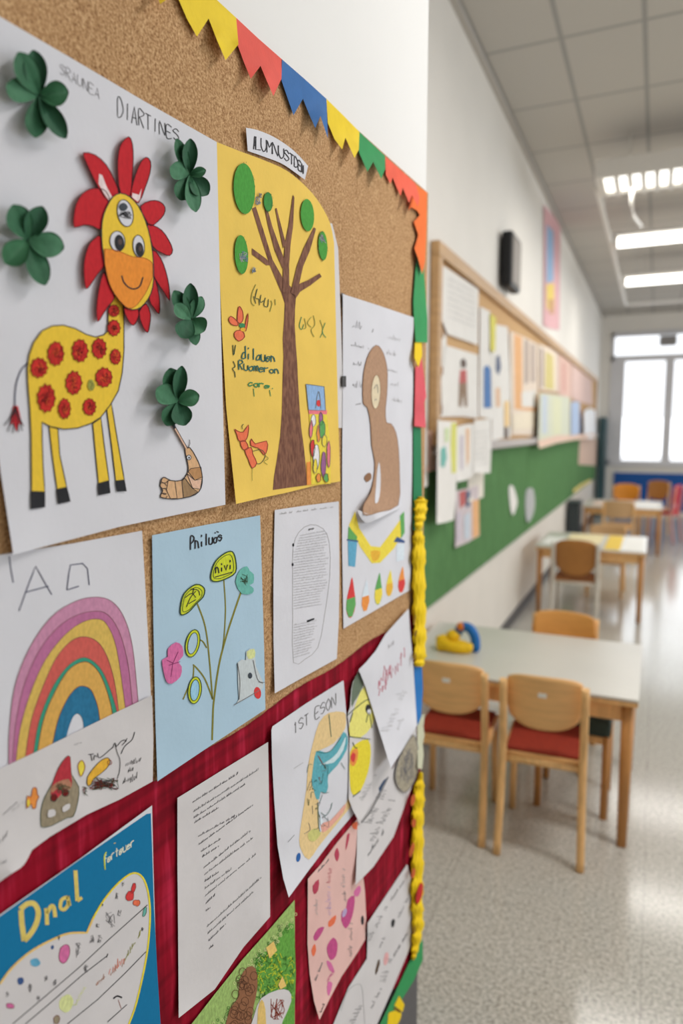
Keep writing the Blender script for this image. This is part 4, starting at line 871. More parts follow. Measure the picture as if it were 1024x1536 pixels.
M = Mesh(); M.region(T9('20 1500 20 1130 115 1014 200 905 300 780 400 668 492 560 493 800 492 1060'), .0040, cr('garden_green', (150, 178, 104), .25), .0005); M.build('sheet', gc)
M = Mesh(); g0 = .0047
M.region(cm(T9('350 780 400 740 440 690 490 650 490 1020 440 1040 380 900 350 860'), 2), g0, cr('grass_green', (98, 156, 66), .3))
BC = cr('path_brown', (140, 96, 68), .1)
p = cm(T9('292 850 320 806 350 812 356 880 340 960 320 1060 240 1060 255 960 285 920'), 2); M.region(p, g0+.0003, BC, .0003)
for k in range(26):
    c = (random.uniform(265, 345), random.uniform(820, 1030)); e = el(T9.p(*c), 5.5, 6.5, 0, 10); M.stroke(e, .8, g0+.0008, cr('path_dark', (88, 58, 42)), closed=True)
for k in range(200):
    c = (random.uniform(350, 485), random.uniform(760, 920)); M.stroke(co([T9.p(c[0]+random.uniform(-12, 12), c[1]+random.uniform(-14, 14)) for _ in range(3)]), .9, g0+.0004, random.choice((cr('fern', (60, 112, 44)), cr('grass_green', (98, 156, 66)), cr('lime', (196, 204, 52)))))
for k in range(150):
    t = random.uniform(0, 1); c = (130+t*345+random.uniform(0, 26), 1010-t*430+random.uniform(22, 70)+ (60 if t < .4 else 0)); M.stroke(el(T9.p(*c), 1.8, 2.2, 0, 7), .7, g0+.0003, random.choice((cr('fern', (60, 112, 44)), cr('straw', (206, 212, 150)))), closed=True)
M.region(cm(T9('388 735 415 712 428 745 400 775'), 1), g0+.0006, cr('amber_pale', (230, 190, 110)), .0002); M.region(cm(T9('432 870 448 840 462 875 440 888'), 1), g0+.0006, cr('amber_pale', (230, 190, 110)), .0002)
M.region(cm(T9('330 1060 345 980 370 920 430 890 470 892 480 930 450 1000 420 1060'), 2), g0+.0005, WHT2, .0002); M.region(cm(T9('358 1050 358 960 372 925 385 960 385 1050'), 2), g0+.0009, cr('straw_deep', (216, 184, 110)), .0001)
for _ in range(12): M.stroke(co([T9.p(random.uniform(405, 455), random.uniform(920, 1000)) for _ in range(3)]), .9, g0+.001, ORL)
M.build('picture', gc)

# ================================================================== PAPER BORDER OF THE BOARD
BN = crop(220, 0, 2.327); V3 = crop(590, 400, 2.56); V4 = crop(590, 980, 2.76)
FC = {k: mat('card_'+k, c, .7, .04, 40, .12, 300, spec=.2, k=1.15) for k, c in dict(yellow=(232, 200, 40), red=(222, 88, 76), blue=(52, 104, 164), green=(52, 144, 84), coral=(232, 98, 74), orange=(238, 112, 48), dkgreen=(34, 120, 78), rose=(212, 86, 96), sun=(238, 196, 20), azure=(36, 112, 180), pale=(196, 196, 170)).items()}
def flag(T, pts, col, label, name='bunting_flag', cat='bunting', n=.004, amp=.010, grp='cut-paper flags along the top of the board', extra=None, zig=True):
    p = T(pts) if isinstance(pts, str) else pts
    low = sorted(p, key=lambda q: -q[1])[:3]
    ds = lift(*[(q[0], q[1], 34, amp) for q in low])
    t = wthing(name, label, cat, low[:2], grp, n=n)
    M = Mesh(); M.region(p, n, FC[col], .0006, ds, 9); M.build('card', t)
    if extra: 
        M = Mesh(); extra(M, n+.0009, ds); M.build('flecks', t)
    return t
flag(PX, '225 -40 240 6 252 -2 262 -40', 'yellow', 'tip of a yellow paper flag cut off by the photo\'s top edge')
flag(BN, '60 -90 112 0 140 65 175 128 216 65 245 140 275 210 320 155 312 62 245 0 180 -60', 'yellow', 'large yellow zigzag flag between the photo\'s top edge and the red flag', n=.0045)
flag(BN, '312 62 318 160 340 220 363 275 397 230 420 285 442 335 470 275 472 207 390 135', 'red', 'salmon red zigzag flag between the big yellow flag and the blue flag')
flag(BN, '472 207 470 280 492 345 512 402 545 345 565 395 588 447 606 405 632 483 627 345 550 275', 'blue', 'blue paper zigzag flag along the board\'s top edge', n=.0045)
flag(BN, '627 345 632 430 655 485 682 522 693 480 725 552 740 522 742 460 685 402', 'yellow', 'yellow zigzag flag between the blue flag and the green flag')
flag(BN, '742 460 740 530 770 600 790 565 818 624 832 590 832 545 790 505', 'green', 'green paper zigzag flag along the board\'s top edge', n=.0045)
flag(BN, '832 545 834 610 850 642 858 620 872 655 886 684 893 655 915 708 925 680 946 722 952 690 938 640 885 592', 'coral', 'coral red sawtooth flag between the green flag and the orange corner piece')
G_ = 'cut-paper border pieces down the right edge of the board'
bc = dict(name='border_piece', cat='paper border', grp=G_, amp=.004)
flag(Cc, '940 470 965 345 1025 388 1022 560 1016 700 1003 757 985 690 968 640 985 580 965 520 992 490 980 470 955 455', 'orange', 'orange notched border piece at the board\'s top right corner', n=.005, **bc)
flag(V3, '76 130 84 20 92 -60 112 -40 122 80 130 200 130 292 85 290 78 200', 'green', 'green border piece below the orange corner piece', n=.004, **bc)
flag(V3, '82 285 108 283 110 340 96 386 80 350', 'sun', 'small yellow hook-shaped border piece between green and pink pieces', n=.006, **bc)
flag(V3, '84 385 96 380 108 350 118 420 126 500 118 520 124 618 80 612', 'rose', 'rose pink border piece on the board\'s right edge', n=.0045, **bc)
flag(V3, '76 615 106 620 108 760 110 890 108 1015 76 1010', 'dkgreen', 'dark green border strip between the pink piece and the yellow ruffle', n=.004, **bc)
def ruffle(pts, label, fl=None, n=.006, k=9):
    L = pts; t = wthing('crepe_ruffle', label, 'paper ruffle', [L[-1], L[-1]], 'yellow crepe ruffles on the right edge', n=n)
    M = Mesh(); NS, NR = 64, 10
    for i in range(NS+1):
        s = i/NS*(len(L)-1); a = int(min(s, len(L)-2)); f = s-a
        u, v, w = (L[a][q]+(L[a+1][q]-L[a][q])*f for q in (0, 1, 2))
        w *= 1+.13*math.sin(i*1.15)+.08*math.sin(i*2.7+1)
        for j in range(NR+1):
            x = -1+2*j/NR
            M.v.append(near(u+x*w*.5, v, n+.007*math.sqrt(max(0, 1-x*x))*(1+.35*math.sin(i*1.15+.6))+.0016*math.sin(j*2.2+i*.9)))
    for i in range(NS):
        for j in range(NR):
            q = i*(NR+1)+j; M.face([q, q+1, q+NR+2, q+NR+1], FC['sun'], True)
    M.build('crepe', t)
    if fl:
        for (x, y, rx, ry, mm) in fl: M = Mesh(); M.region(cm(wob(el((x, y), rx, ry, 12, 8), .8), 2), n+.0105, mm, .0006); M.build('petal', t)
rust = mat('crepe_rust', (196, 92, 40), .8, .2); brn = mat('crepe_brown', (134, 96, 20), .8, .3)
ruffle([(631, 745, 6), (631, 752, 20), (630, 775, 17), (627, 790, 12), (628, 820, 19), (628, 880, 19), (629, 940, 20), (629, 985, 19), (628, 1000, 13)], 'bumpy yellow crepe ruffle beside the white bear poster', [(622, 930, 1.5, 8, brn), (623, 950, 2, 6, brn), (622, 985, 1.6, 6, brn)])
flag(V4, '84 50 118 50 122 150 115 262 100 300 90 240', 'azure', 'blue border piece below the long yellow ruffle', n=.004, **bc)
flag(V4, '98 290 108 262 130 250 124 300 128 340 121 380 125 420 118 480 100 475', 'pale', 'pale scalloped border piece below the blue one', n=.0045, **bc)
ruffle([(631, 1158, 5), (628, 1185, 17), (626, 1230, 18), (626, 1290, 18), (625, 1350, 18), (627, 1390, 17), (622, 1425, 11), (619, 1440, 5)], 'yellow ruffle flecked with red and orange at the board\'s lower right', [(619, 1200, 3, 9, rust), (621, 1235, 3, 7, rust), (618, 1275, 3, 12, rust), (629, 1340, 4, 16, mat('crepe_red', (200, 40, 40), .8, .1)), (620, 1310, 3, 8, rust), (621, 1395, 1.6, 7, brn)])
def gx(M, n, ds):
    M.region(Z('770 1330 810 1395 795 1450 735 1400'), n, FC['sun'], .0004, ds); M.region(cm(Z('700 1450 780 1440 780 1500 740 1560 680 1640 690 1500'), 2), n, FC['sun'], .0004, ds); M.region(cm(Z('735 1415 780 1435 775 1455 730 1425'), 2), n+.0006, brn, .0002, ds)
flag(Z, [(634, 1408), (634, 1440), (620, 1472), (602, 1500), (588, 1540), (570, 1600), (545, 1600), (570, 1536), (592, 1490), (615, 1440)], 'green', 'slanting green border strip with a yellow flower at the board\'s bottom corner', n=.005, extra=gx, **bc)

# ================================================================== BACKGROUND WALL
C5 = crop(630, 340, 2.741)
def brect(y0, y1, z0, z1, n0, n1, m, M=None, bev=0):
    M = M or Mesh(); M.box((XB+n0, y0, z0), (XB+n1, y1, z1), m, bev); return M
GB = mat('felt_green', (84, 122, 76), .9, .10, 30, .2, 400, (1, 1, .3), spec=.1, k=1.1)
for y0, y1, lb in ((1.7, 5.83, 'green felt board low on the wall, nearest one, with pinned papers spilling onto it'), (5.85, 8.9, 'green felt board low on the wall, middle one, under the orange sheets'), (8.92, 13.1, 'green felt board low on the wall, farthest one, towards the windows')):
    t = thing('mounted_felt_board', lb, 'pin board', (XB+.004, (y0+y1)/2, .66), 'green felt boards along the wall')
    brect(y0, y1, .66, 1.375, .004, .02, GB, None, .003).build('felt', t)
kb = thing('mounted_cork_board', 'long wood-framed cork board high on the far wall, full of children\'s sheets', 'notice board', (XB, 7, 1.38))
OAK = mat('oak_frame', (186, 148, 104), .5, .1, 14, 0, 300, (1, .3, 4))
CK2 = mat('cork_far', (206, 166, 118), .85, .12, 260, .2, 400)
brect(3.2, 12.3, 1.43, 2.29, .004, .018, CK2).build('cork_panel', kb)
M = Mesh(); brect(3.14, 12.36, 2.28, 2.345, .004, .045, OAK, M, .006); brect(3.14, 3.205, 1.40, 2.28, .004, .045, OAK, M, .006); brect(12.30, 12.36, 1.40, 2.28, .004, .045, OAK, M, .006); M.build('frame', kb)
M = Mesh(); brect(3.14, 12.36, 1.385, 1.435, .004, .07, mat('tray_grey', (176, 166, 160), .5, .05), M, .008); M.build('tray', kb)
for y in (3.24,):
    for z in (1.6, 1.78, 1.95, 2.1, 2.2):
        M = Mesh(); M.box((XB+.018, y-.012, z-.02), (XB+.03, y+.045, z+.02), mat('oak_dark', (150, 108, 66), .6, .1), .004); M.build('peg', kb)
WP = mat('paper_wall', (232, 228, 222), .8, .02, 14, .08, 120, spec=.15)
def wsheet(pts, label, m=WP, n=.022, deco=None, cat='paper', name='hanging_sheet', grp='sheets pinned on the far wall', amp=.012):
    p = C5(pts) if isinstance(pts, str) else pts
    t = wthing(name, label, cat, p, grp, back, n)
    low = sorted(p, key=lambda q: -q[1])[0]
    ds = lift((low[0], low[1], 16, amp))
    M = Mesh(); M.region(p, n, m, .0012, ds, 7, back); M.build('sheet', t)
    if deco: deco(t, n+.0018, ds)
    return t
def wl_(lines, w=.5, m=PENL):
    def f(t, n, ds):
        M = Mesh()
        for x0, y0, x1, y1 in lines: M.scrib(C5.p(x0, y0), C5.p(x1, y1), 2.6, w, n, m, ds, back, words=1.5)
        M.build('lettering', t)
    return f
def blobs(*bs):
    def f(t, n, ds):
        for k, (q, mm) in enumerate(bs):
            M = Mesh(); M.region(C5(q), n+.0006*k, mm, 0, ds, 0, back); M.build('painted_patch', t)
    return f
pal = lambda nm, c: mat('paint_'+nm, tuple(q*.74+w*.26 for q, w in zip(c, (226, 216, 204))), .8, .06, 60, .05, 400, spec=.15, k=1.05)
wsheet('92 158 240 258 238 487 175 465 112 442 90 385', 'white sheet of ruled lines in the top near corner of the framed cork board', deco=wl_([(115, 215+k*26, 222, 270+k*24) for k in range(7)]), n=.03)
wsheet('60 402 84 420 108 452 112 780 76 785 66 600', 'narrow white sheet at the cork board\'s near edge, under the ruled sheet', n=.024)
wsheet('104 487 238 527 238 788 170 780 88 782 86 640', 'white sheet with a small dark-haired figure in a red top', n=.027, deco=blobs(('165 552 178 540 190 556 188 580 168 580', pal('hair', (60, 44, 40))), ('164 590 190 588 192 640 160 645', pal('redtop', (176, 66, 66))), ('160 645 192 640 194 740 182 742 178 680 170 742 158 738', pal('trouser', (120, 92, 70))), ('76 640 86 640 90 776 82 778', pal('hair', (60, 44, 40)))))
wsheet('246 328 289 350 296 600 296 792 242 782', 'white vertical sheet right of the small figure drawing', n=.024)
wsheet('287 356 312 374 308 512 298 516 289 500', 'yellow paper tag pinned over white sheets', pal('tag', (212, 204, 72)), n=.030)
wsheet('294 398 360 412 370 640 372 866 330 872 294 882 292 600', 'tall white sheet with a blue bottle and a dark blue oval', n=.026, deco=blobs(('262 580 276 568 290 586 292 744 262 746', pal('bottle', (44, 96, 168))), ('312 535 326 528 332 580 322 612 310 590', pal('oval', (60, 76, 110))), ('310 665 328 660 330 740 312 742', pal('peach', (222, 178, 140))), ('345 720 366 715 368 820 346 826', pal('apricot', (236, 196, 128))), ('346 825 360 822 362 866 346 868', pal('hair', (60, 44, 40)))))
wsheet('368 428 424 452 482 482 486 860 430 856 376 856', 'large pale sheet with an orange L-shaped painting', pal('cream', (232, 214, 196)), n=.025, deco=blobs(('385 440 418 454 420 690 482 700 482 760 388 750', pal('orange', (228, 162, 100))), ('428 462 446 470 446 640 428 650', pal('greyblot', (170, 150, 140))), ('455 480 470 486 472 640 456 640', pal('greyblot', (170, 150, 140))), ('416 680 476 672 478 742 418 742', WP), ('380 770 470 760 470 830 380 836', pal('cream2', (236, 222, 196)))))
wsheet('486 482 526 496 566 522 566 680 526 676 490 670', 'olive-yellow painted sheet in the cork board\'s middle', pal('cream', (232, 214, 196)), n=.024, deco=blobs(('515 512 548 530 550 672 512 664', pal('oliveyellow', (206, 190, 110))), ('495 500 508 505 508 660 497 658', pal('greyblot', (170, 150, 140)))))
wsheet('568 524 622 562 622 702 594 698 568 690', 'pinkish sheet just under the frame, far half of the cork board', pal('pinkish', (224, 180, 166)), n=.024, deco=blobs(('585 560 596 566 596 680 586 680', pal('rose', (206, 140, 130)))))
wsheet('624 566 705 632 708 735 660 722 624 708', 'rosy sheets at the far end of the cork board, under the frame', pal('rosy', (222, 186, 178)), n=.024)
wsheet('490 682 552 690 616 702 616 862 556 880 484 906', 'pale blue-green sheet hanging to the tray edge', pal('mint', (206, 212, 190)), n=.075, deco=blobs(('500 690 524 694 522 850 500 852', pal('bluewash', (186, 200, 216))), ('545 700 580 706 580 850 545 856', pal('greenwash', (214, 218, 180)))))
wsheet('484 880 560 858 640 856 720 850 720 872 640 876 560 890 490 912', 'long orange and white paper strip along the tray edge', pal('peachstrip', (226, 190, 170)), n=.08)
wsheet('620 722 640 718 656 724 656 852 638 856 620 858', 'blue sheet near the cork board\'s far end', pal('skyblue', (156, 182, 222)), n=.075)
wsheet('672 760 696 745 720 756 722 868 700 872 674 866', 'bright white sheet at the cork board\'s far end', mat('paper_bright', (245, 245, 248), .8, .01), n=.075)
wsheet('655 880 700 872 742 876 740 985 700 982 650 978', 'brownish pink sheet on the farthest green board', pal('clay', (206, 172, 152)), n=.022)
wsheet('24 836 64 842 68 1000 46 1006 26 1010', 'pale pink paper strip on the green board next to the foreground border', pal('pinkish', (224, 180, 166)), n=.024)
wsheet('4 838 28 836 32 1062 20 1072 8 1066', 'narrow white paper strip left of the pale pink strip', n=.026)
wsheet('72 796 150 802 150 1020 146 1120 138 1205 104 1216 68 1222 70 1000', 'long white sheet with a teal and lime painting, hanging over the green board', n=.080, deco=blobs(('128 806 150 808 148 1010 130 1016 124 900', pal('limeblot', (206, 208, 84))), ('84 915 104 900 110 950 100 990 84 985', pal('tealblot', (82, 166, 156))), ('100 830 120 826 118 880 102 890', pal('palegreen', (196, 216, 160)))))
wsheet('150 822 188 812 224 810 222 1020 188 1042 150 1050', 'white sheet with faint orange streaks, between the lime painting and a lined sheet', n=.074, deco=blobs(('186 830 204 828 202 960 190 990', pal('peach', (222, 178, 140))), ('165 860 178 858 176 1000 166 1000', pal('lilacw', (190, 180, 196)))))
wsheet('222 796 290 790 292 900 288 1012 250 1014 218 1012', 'lined white sheet hanging at the tray\'s near end', n=.077, deco=wl_([(228, 850+k*22, 278, 842+k*22) for k in range(7)]))
wsheet('196 1022 228 1006 262 1000 260 1112 230 1122 198 1132', 'small off-white sheet above the little collage', pal('cream3', (228, 220, 206)), n=.023)
wsheet('146 1086 190 1076 240 1062 244 1270 196 1298 144 1320', 'little collage with a red corner and an orange stripe, lowest on the near green board', pal('collage', (198, 184, 190)), n=.026, deco=blobs(('214 1128 242 1120 243 1268 216 1284', pal('orange', (228, 162, 100))), ('160 1092 190 1082 186 1140 164 1160', pal('redtop', (176, 66, 66))), ('150 1180 170 1170 168 1290 150 1300', pal('lilacw', (190, 180, 196))), ('180 1190 206 1170 204 1280 182 1286', pal('bluewash', (186, 200, 216))), ('188 1090 206 1086 204 1150 190 1156', pal('oval', (60, 76, 110)))))
wsheet(cm(C5('365 1072 378 1064 388 1082 400 1130 392 1165 380 1186 370 1150'), 2), 'white paper hand cut-out on the green board', n=.024, cat='paper cut-out', name='hanging_cutout')
wsheet(cm(C5('436 1086 452 1074 466 1082 472 1140 462 1190 440 1216 432 1150'), 2), 'grey-blue paper cut-out on the green board, right of the white hand', pal('greyblue', (156, 160, 164)), n=.024, cat='paper cut-out', name='hanging_cutout')
wsheet('628 1082 660 1058 700 1038 704 1048 664 1072 632 1096', 'yellow paper strip at the lower edge of the farthest green board', pal('strip', (216, 196, 96)), n=.03)
# tall pink poster above
pp = wthing('tall_poster', 'tall pink poster with blue and yellow panels, high on the wall behind the speaker', 'poster', C5('512 430 570 420'), None, back, .006)
M = Mesh(); M.region(C5('508 -90 540 -55 576 0 574 240 572 425 540 420 506 408 508 150'), .006, pal('posterpink', (214, 158, 166)), .002, None, 0, back); M.build('sheet', pp)
M = Mesh(); M.region(C5('520 -10 548 20 548 225 518 230'), .009, pal('posterblue', (120, 160, 204)), 0, None, 0, back); M.region(C5('518 240 550 232 552 335 520 340'), .009, pal('posteryellow', (222, 192, 80)), 0, None, 0, back); M.region(C5('528 300 548 296 550 360 532 358'), .010, pal('posterbrown', (180, 128, 84)), 0, None, 0, back); M.build('picture', pp)
# loudspeaker
sp = thing('mounted_loudspeaker', 'black loudspeaker with grey grille fixed to the wall above the cork board', 'loudspeaker', (XB, 4.85, 2.43))
SB = mat('speaker_black', (24, 24, 26), .45, .05)
M = Mesh(); M.box((XB+.015, 4.60, 2.41), (XB+.085, 4.93, 2.75), SB, .02); M.build('cabinet', sp)
M = Mesh(); M.box((XB+.083, 4.63, 2.44), (XB+.090, 4.90, 2.72), mat('speaker_grille', (150, 142, 134), .6, .15, 300), .004); M.build('grille', sp)
M = Mesh(); M.box((XB, 4.68, 2.5), (XB+.02, 4.85, 2.66), SB); M.build('bracket', sp)
# dark bin on the wall and dark cupboard in the corner
bn = thing('waste_bin', 'dark narrow bin standing against the wall behind the second table', 'bin', (XB+.15, 9.0, 0))
DG = mat('bin_dark', (58, 64, 66), .5, .1)
M = Mesh(); M.box((XB+.03, 8.8, 0), (XB+.16, 9.15, .58), DG, .01); M.build('body', bn); M = Mesh(); M.box((XB+.025, 8.79, .58), (XB+.17, 9.16, .64), DG, .01); M.build('lid', bn)
ck = thing('corner_cupboard', 'tall narrow dark teal cupboard in the far corner beside the window', 'cupboard', (XB+.1, 13.2, 0))
TC = mat('cupboard_teal', (58, 86, 92), .5, .06)
M = Mesh(); M.box((XB+.05, 12.95, 0), (XB+.15, 13.42, 1.72), TC, .006); M.build('body', ck); M = Mesh(); M.box((XB+.15, 12.92, .05), (XB+.165, 13.40, 1.69), TC, .004); M.build('door', ck)
bb = thing('blind_box', 'grey roller-blind box across the top of the window', 'blind', (.1, YE-.06, 2.93))
M = Mesh(); M.box((-.03, YE-.14, 2.93), (.235, YE-.025, 3.1), mat('blind_grey', (146, 142, 140), .6, .05), .01); M.build('housing', bb)
M = Mesh(); M.tube([(-.045, YE-.08, 3.015), (.25, YE-.08, 3.015)], .02, frame_w); M.build('roller', bb)

# ================================================================== CEILING LIGHTS
LZ = 3.2
HW = mat('light_housing', (226, 222, 216), .4, .02)
TUBE = glow('lamp_tube', (255, 250, 240), 6.0); CELL = glow('lamp_cell', (255, 250, 240), 2.6)
def lamp(y, label, louvre):
    x0, x1 = -.46, 1.05
    t = thing('ceiling_light', label, 'ceiling light', ((x0+x1)/2, y, LZ), 'fluorescent lights on the ceiling')
    hw = .21 if louvre else .10; dz = -.03 if louvre else -.02
    M = Mesh(); M.box((x0+.05, y-hw, LZ+.05), (x1-.05, y+hw, LZ+.085), HW)
    M.box((x0, y-hw, LZ+dz), (x0+.05, y+hw, LZ+.085), HW); M.box((x1-.05, y-hw, LZ+dz), (x1, y+hw, LZ+.085), HW)
    if louvre: M.box((x0+.05, y-hw, LZ-.03), (x1-.05, y-hw+.03, LZ+.05), HW); M.box((x0+.05, y+hw-.03, LZ-.03), (x1-.05, y+hw, LZ+.05), HW)
    M.build('housing', t)
    M = Mesh()
    if louvre: M.box((x0+.055, y-.175, LZ-.01), (x1-.055, y+.175, LZ+.03), CELL)
    else: M.tube([(x0+.05, y, LZ+.01), (x1-.05, y, LZ+.01)], .04, TUBE, 12)
    M.build('tube', t)
    if louvre:
        for k in range(1, 18):
            x = x0+.05+k*.083
            M = Mesh(); M.box((x-.015, y-.18, LZ-.05), (x+.015, y+.18, LZ-.012), HW); M.build('louvre', t)
    M = Mesh()
    for x in (x0+.2, x1-.2): M.tube([(x, y, LZ+.08), (x, y, ZC)], .006, HW, 6)
    M.build('hanger', t)
    L = bpy.data.lights.new('lamp', 'AREA'); L.shape = 'RECTANGLE'; L.size = 1.4; L.size_y = .15; L.energy = 26; L.color = (1, .97, .92)
    o = bpy.data.objects.new('overhead_area', L); COL.objects.link(o); o.location = ((x0+x1)/2, y, LZ-.05); o.parent = None
lamp(5.38, 'louvred ceiling light with bright cells, nearest of the three in view', True)
lamp(7.15, 'bare-tube ceiling light, middle one of the row', False)
lamp(9.05, 'bare-tube ceiling light, farthest and smallest one of the row', False)
rl = thing('light_rail', 'thin white suspended rail frame linking the ceiling lights', 'rail', (-.46, 8, LZ))
M = Mesh(); M.box((-.485, 5.5, LZ-.012), (-.455, 10.56, LZ+.02), HW, .003); M.build('side_rail', rl)
M = Mesh(); M.box((-.485, 10.56, LZ-.012), (1.05, 10.6, LZ+.02), HW, .003); M.build('end_rail', rl)
M = Mesh()
for y in (6.2, 8.1, 10.5): M.tube([(-.47, y, LZ+.01), (-.47, y, ZC)], .005, HW, 6)
M.build('hanger', rl)
hk = thing('hanging_string', 'short white bent cord hanging beneath the louvred light', 'cord', (-.22, 5.6, 3.0))
M = Mesh(); M.tube([(-.235, 5.40, LZ+.045), (-.235, 5.42, 3.06), (-.225, 5.55, 3.0), (-.18, 5.95, 3.03)], .011, HW, 8); M.build('string', hk)

# ================================================================== TABLES AND CHAIRS
WD = mat('beech', (230, 182, 122), .45, .12, 12, 0, 300, (6, 6, 1), spec=.4)
WD2 = mat('beech_dark', (188, 132, 74), .45, .12, 12, 0, 300, (6, 6, 1), spec=.4)
PLY = mat('plywood', (234, 182, 120), .4, .07, 9, 0, 300, (1, 1, 7), spec=.45)
LAM = mat('laminate_top', (204, 200, 192), .28, .02, 6, spec=.5)
def table(x0, x1, y0, y1, zt, label, legs=None, topm=LAM, lm=WD2, name='classroom_table'):
    t = thing(name, label, 'table', ((x0+x1)/2, (y0+y1)/2, 0), 'wooden tables along the wall')
    M = Mesh(); M.box((x0, y0, zt-.012), (x1, y1, zt), topm, .004); M.build('tabletop', t)
    M = Mesh(); M.box((x0+.002, y0+.002, zt-.03), (x1-.002, y1-.002, zt-.0125), WD, .003); M.build('edge_band', t)
    M = Mesh(); i = .03
    M.box((x0+i, y0+i, zt-.095), (x1-i, y0+i+.02, zt-.03), WD); M.box((x0+i, y1-i-.02, zt-.095), (x1-i, y1-i, zt-.03), WD); M.box((x0+i, y0+i, zt-.095), (x0+i+.02, y1-i, zt-.03), WD); M.box((x1-i-.02, y0+i, zt-.095), (x1-i, y1-i, zt-.03), WD); M.build('apron', t)
    for x in (x0+.035, x1-.035):
        for y in (y0+.035, y1-.035):
            M = Mesh(); M.tube([(x, y, 0), (x, y, zt*.5), (x, y, zt-.03)], .020, lm, 12, rs=[.85, 1, 1.05]); M.build('leg', t)
    return t
table(-.93, -.012, 2.56, 3.26, .565, 'white-topped wooden table nearest the camera, with a dough figure on it')
table(-.86, -.03, 5.78, 6.65, .565, 'middle wooden table with yellow and white papers, by the white-legged chair')
table(-.80, .11, 9.1, 10.1, .565, 'farthest wooden table, in front of the blue dado')

def bshell(M, w, z0, z1, y, curve, th, m, rnd=2.6, topbow=.02, tilt=.03):
    NX, NZ = 16, 12; zc, hz = (z0+z1)/2, (z1-z0)/2
    for side in (0, 1):
        b = len(M.v)
        for i in range(NX+1):
            a = -1+2*i/NX
            ht = (1-abs(a)**(rnd*1.9))**(1/(rnd*1.9)) if abs(a) < 1 else 0; hb = (1-abs(a)**rnd)**(1/rnd) if abs(a) < 1 else 0
            ht = max(ht, .25 if rnd < 4 else .1)*(1-.10*a*a); hb = max(hb, -.15 if rnd < 3 else .02)
            for j in range(NZ+1):
                c = -1+2*j/NZ
                z = zc+hz*(ht if c > 0 else hb)*c; x = a*w/2*(1-.06*max(0, -c))
                M.v.append(Vector((x, y+curve*a*a-tilt*(z-z0)/(z1-z0)+(-th if side else 0), z)))
        for i in range(NX):
            for j in range(NZ):
                q = [b+i*(NZ+1)+j, b+(i+1)*(NZ+1)+j, b+(i+1)*(NZ+1)+j+1, b+i*(NZ+1)+j+1]
                M.face(q[::-1] if side == 0 else q, m, True)
    K = (NX+1)*(NZ+1); b0 = len(M.v)-2*K
    rim = [i*(NZ+1) for i in range(NX+1)]+[NX*(NZ+1)+j for j in range(1, NZ+1)]+[i*(NZ+1)+NZ for i in range(NX-1, -1, -1)]+[j for j in range(NZ-1, -1, -1)]
    for a, c in zip(rim, rim[1:]): M.face([b0+a, b0+c, b0+c+K, b0+a+K], m, True)
def local(M, t):   # build parts in the thing's own frame
    return M
class LM(Mesh):
    def put(s, name, parent):
        me = bpy.data.meshes.new(name); o = bpy.data.objects.new(name, me); COL.objects.link(o); o.parent = parent
        me.from_pydata([tuple(v) for v in s.v], [], s.f)
        for m in s.m: me.materials.append(m)
        me.polygons.foreach_set('material_index', s.i); me.polygons.foreach_set('use_smooth', s.sm); me.update()
        return o
def chair(loc, rz, label, w=.27, d=.33, sz=.36, bz=(.468, .668), seatm=None, legm=WD, backm=PLY, rnd=2.6, pad=None, sticker=False, padback=False, name='school_chair', grp='small wooden school chairs', lr=.0135, curve=.035):
    t = thing(name, label, 'chair', loc, grp, rz)
    for s in (-1, 1):
        x = s*w/2
        M = LM(); M.tube(co3([(x+s*.006, -.17, 0), (x+s*.002, -.14, sz*.55), (x, -.125, sz+.01), (x, -.14, sz+.12), (x, -.165, bz[1]-.025)]), lr, legm, 12); M.put('leg', t)
        M = LM(); M.tube([(x*.94+s*.004, d-.165, 0), (x*.94, d-.18, sz*.6), (x*.94, d-.185, sz-.015)], lr*.95, legm, 12); M.put('leg', t)
    M = LM()
    for s in (-1, 1): M.tube([(s*w/2*.95, -.125, sz-.022), (s*w/2*.93, d-.185, sz-.022)], .010, legm, 8, .014)
    M.tube([(-w/2, -.12, sz-.018), (w/2, -.12, sz-.018)], .012, legm, 8, .012); M.tube([(-w/2*.93, d-.19, sz-.03), (w/2*.93, d-.19, sz-.03)], .012, legm, 8, .012); M.put('seat_frame', t)
    M = LM(); M.box((-w/2-.004, -.115, sz-.012), (w/2+.004, d-.155, sz+.004), backm, .007); M.put('seat', t)
    if seatm:
        M = LM(); M.box((-w/2+.008, -.105, sz+.004), (w/2-.008, d-.165, sz+.02), seatm, .007); o = M.put('cushion', t)
    M = LM(); bshell(M, w+.012 if not padback else w+.03, bz[0], bz[1], -.128, curve, .009 if not padback else .03, pad or backm, rnd); b = M.put('backrest', t)
    if sticker:
        M = LM(); M.box((-.018, -.160, bz[0]+.125), (.010, -.1555, bz[0]+.14), WP); M.put('sticker', b)
    return t
def co3(pts, k=4):
    P = [pts[0]]+list(pts)+[pts[-1]]; o = []
    for i in range(1, len(P)-2):
        a, b, c, d = P[i-1:i+3]
        for j in range(k):
            u = j/k
            o.append(tuple(.5*((2*b[q])+(-a[q]+c[q])*u+(2*a[q]-5*b[q]+4*c[q]-d[q])*u*u+(-a[q]+3*b[q]-3*c[q]+d[q])*u**3) for q in (0, 1, 2)))
    o.append(tuple(pts[-1])); return o
SEATR = mat('seat_red', (150, 52, 36), .7, .12, 80)
TANU = mat('upholstery_tan', (198, 160, 118), .8, .06, 60)
WLEG = mat('leg_white', (206, 198, 186), .4, .02)
chair((-.318, 2.535, 0), math.radians(3), 'beech chair with red seat in front of the near table, seen from behind in full', seatm=SEATR, sticker=True)
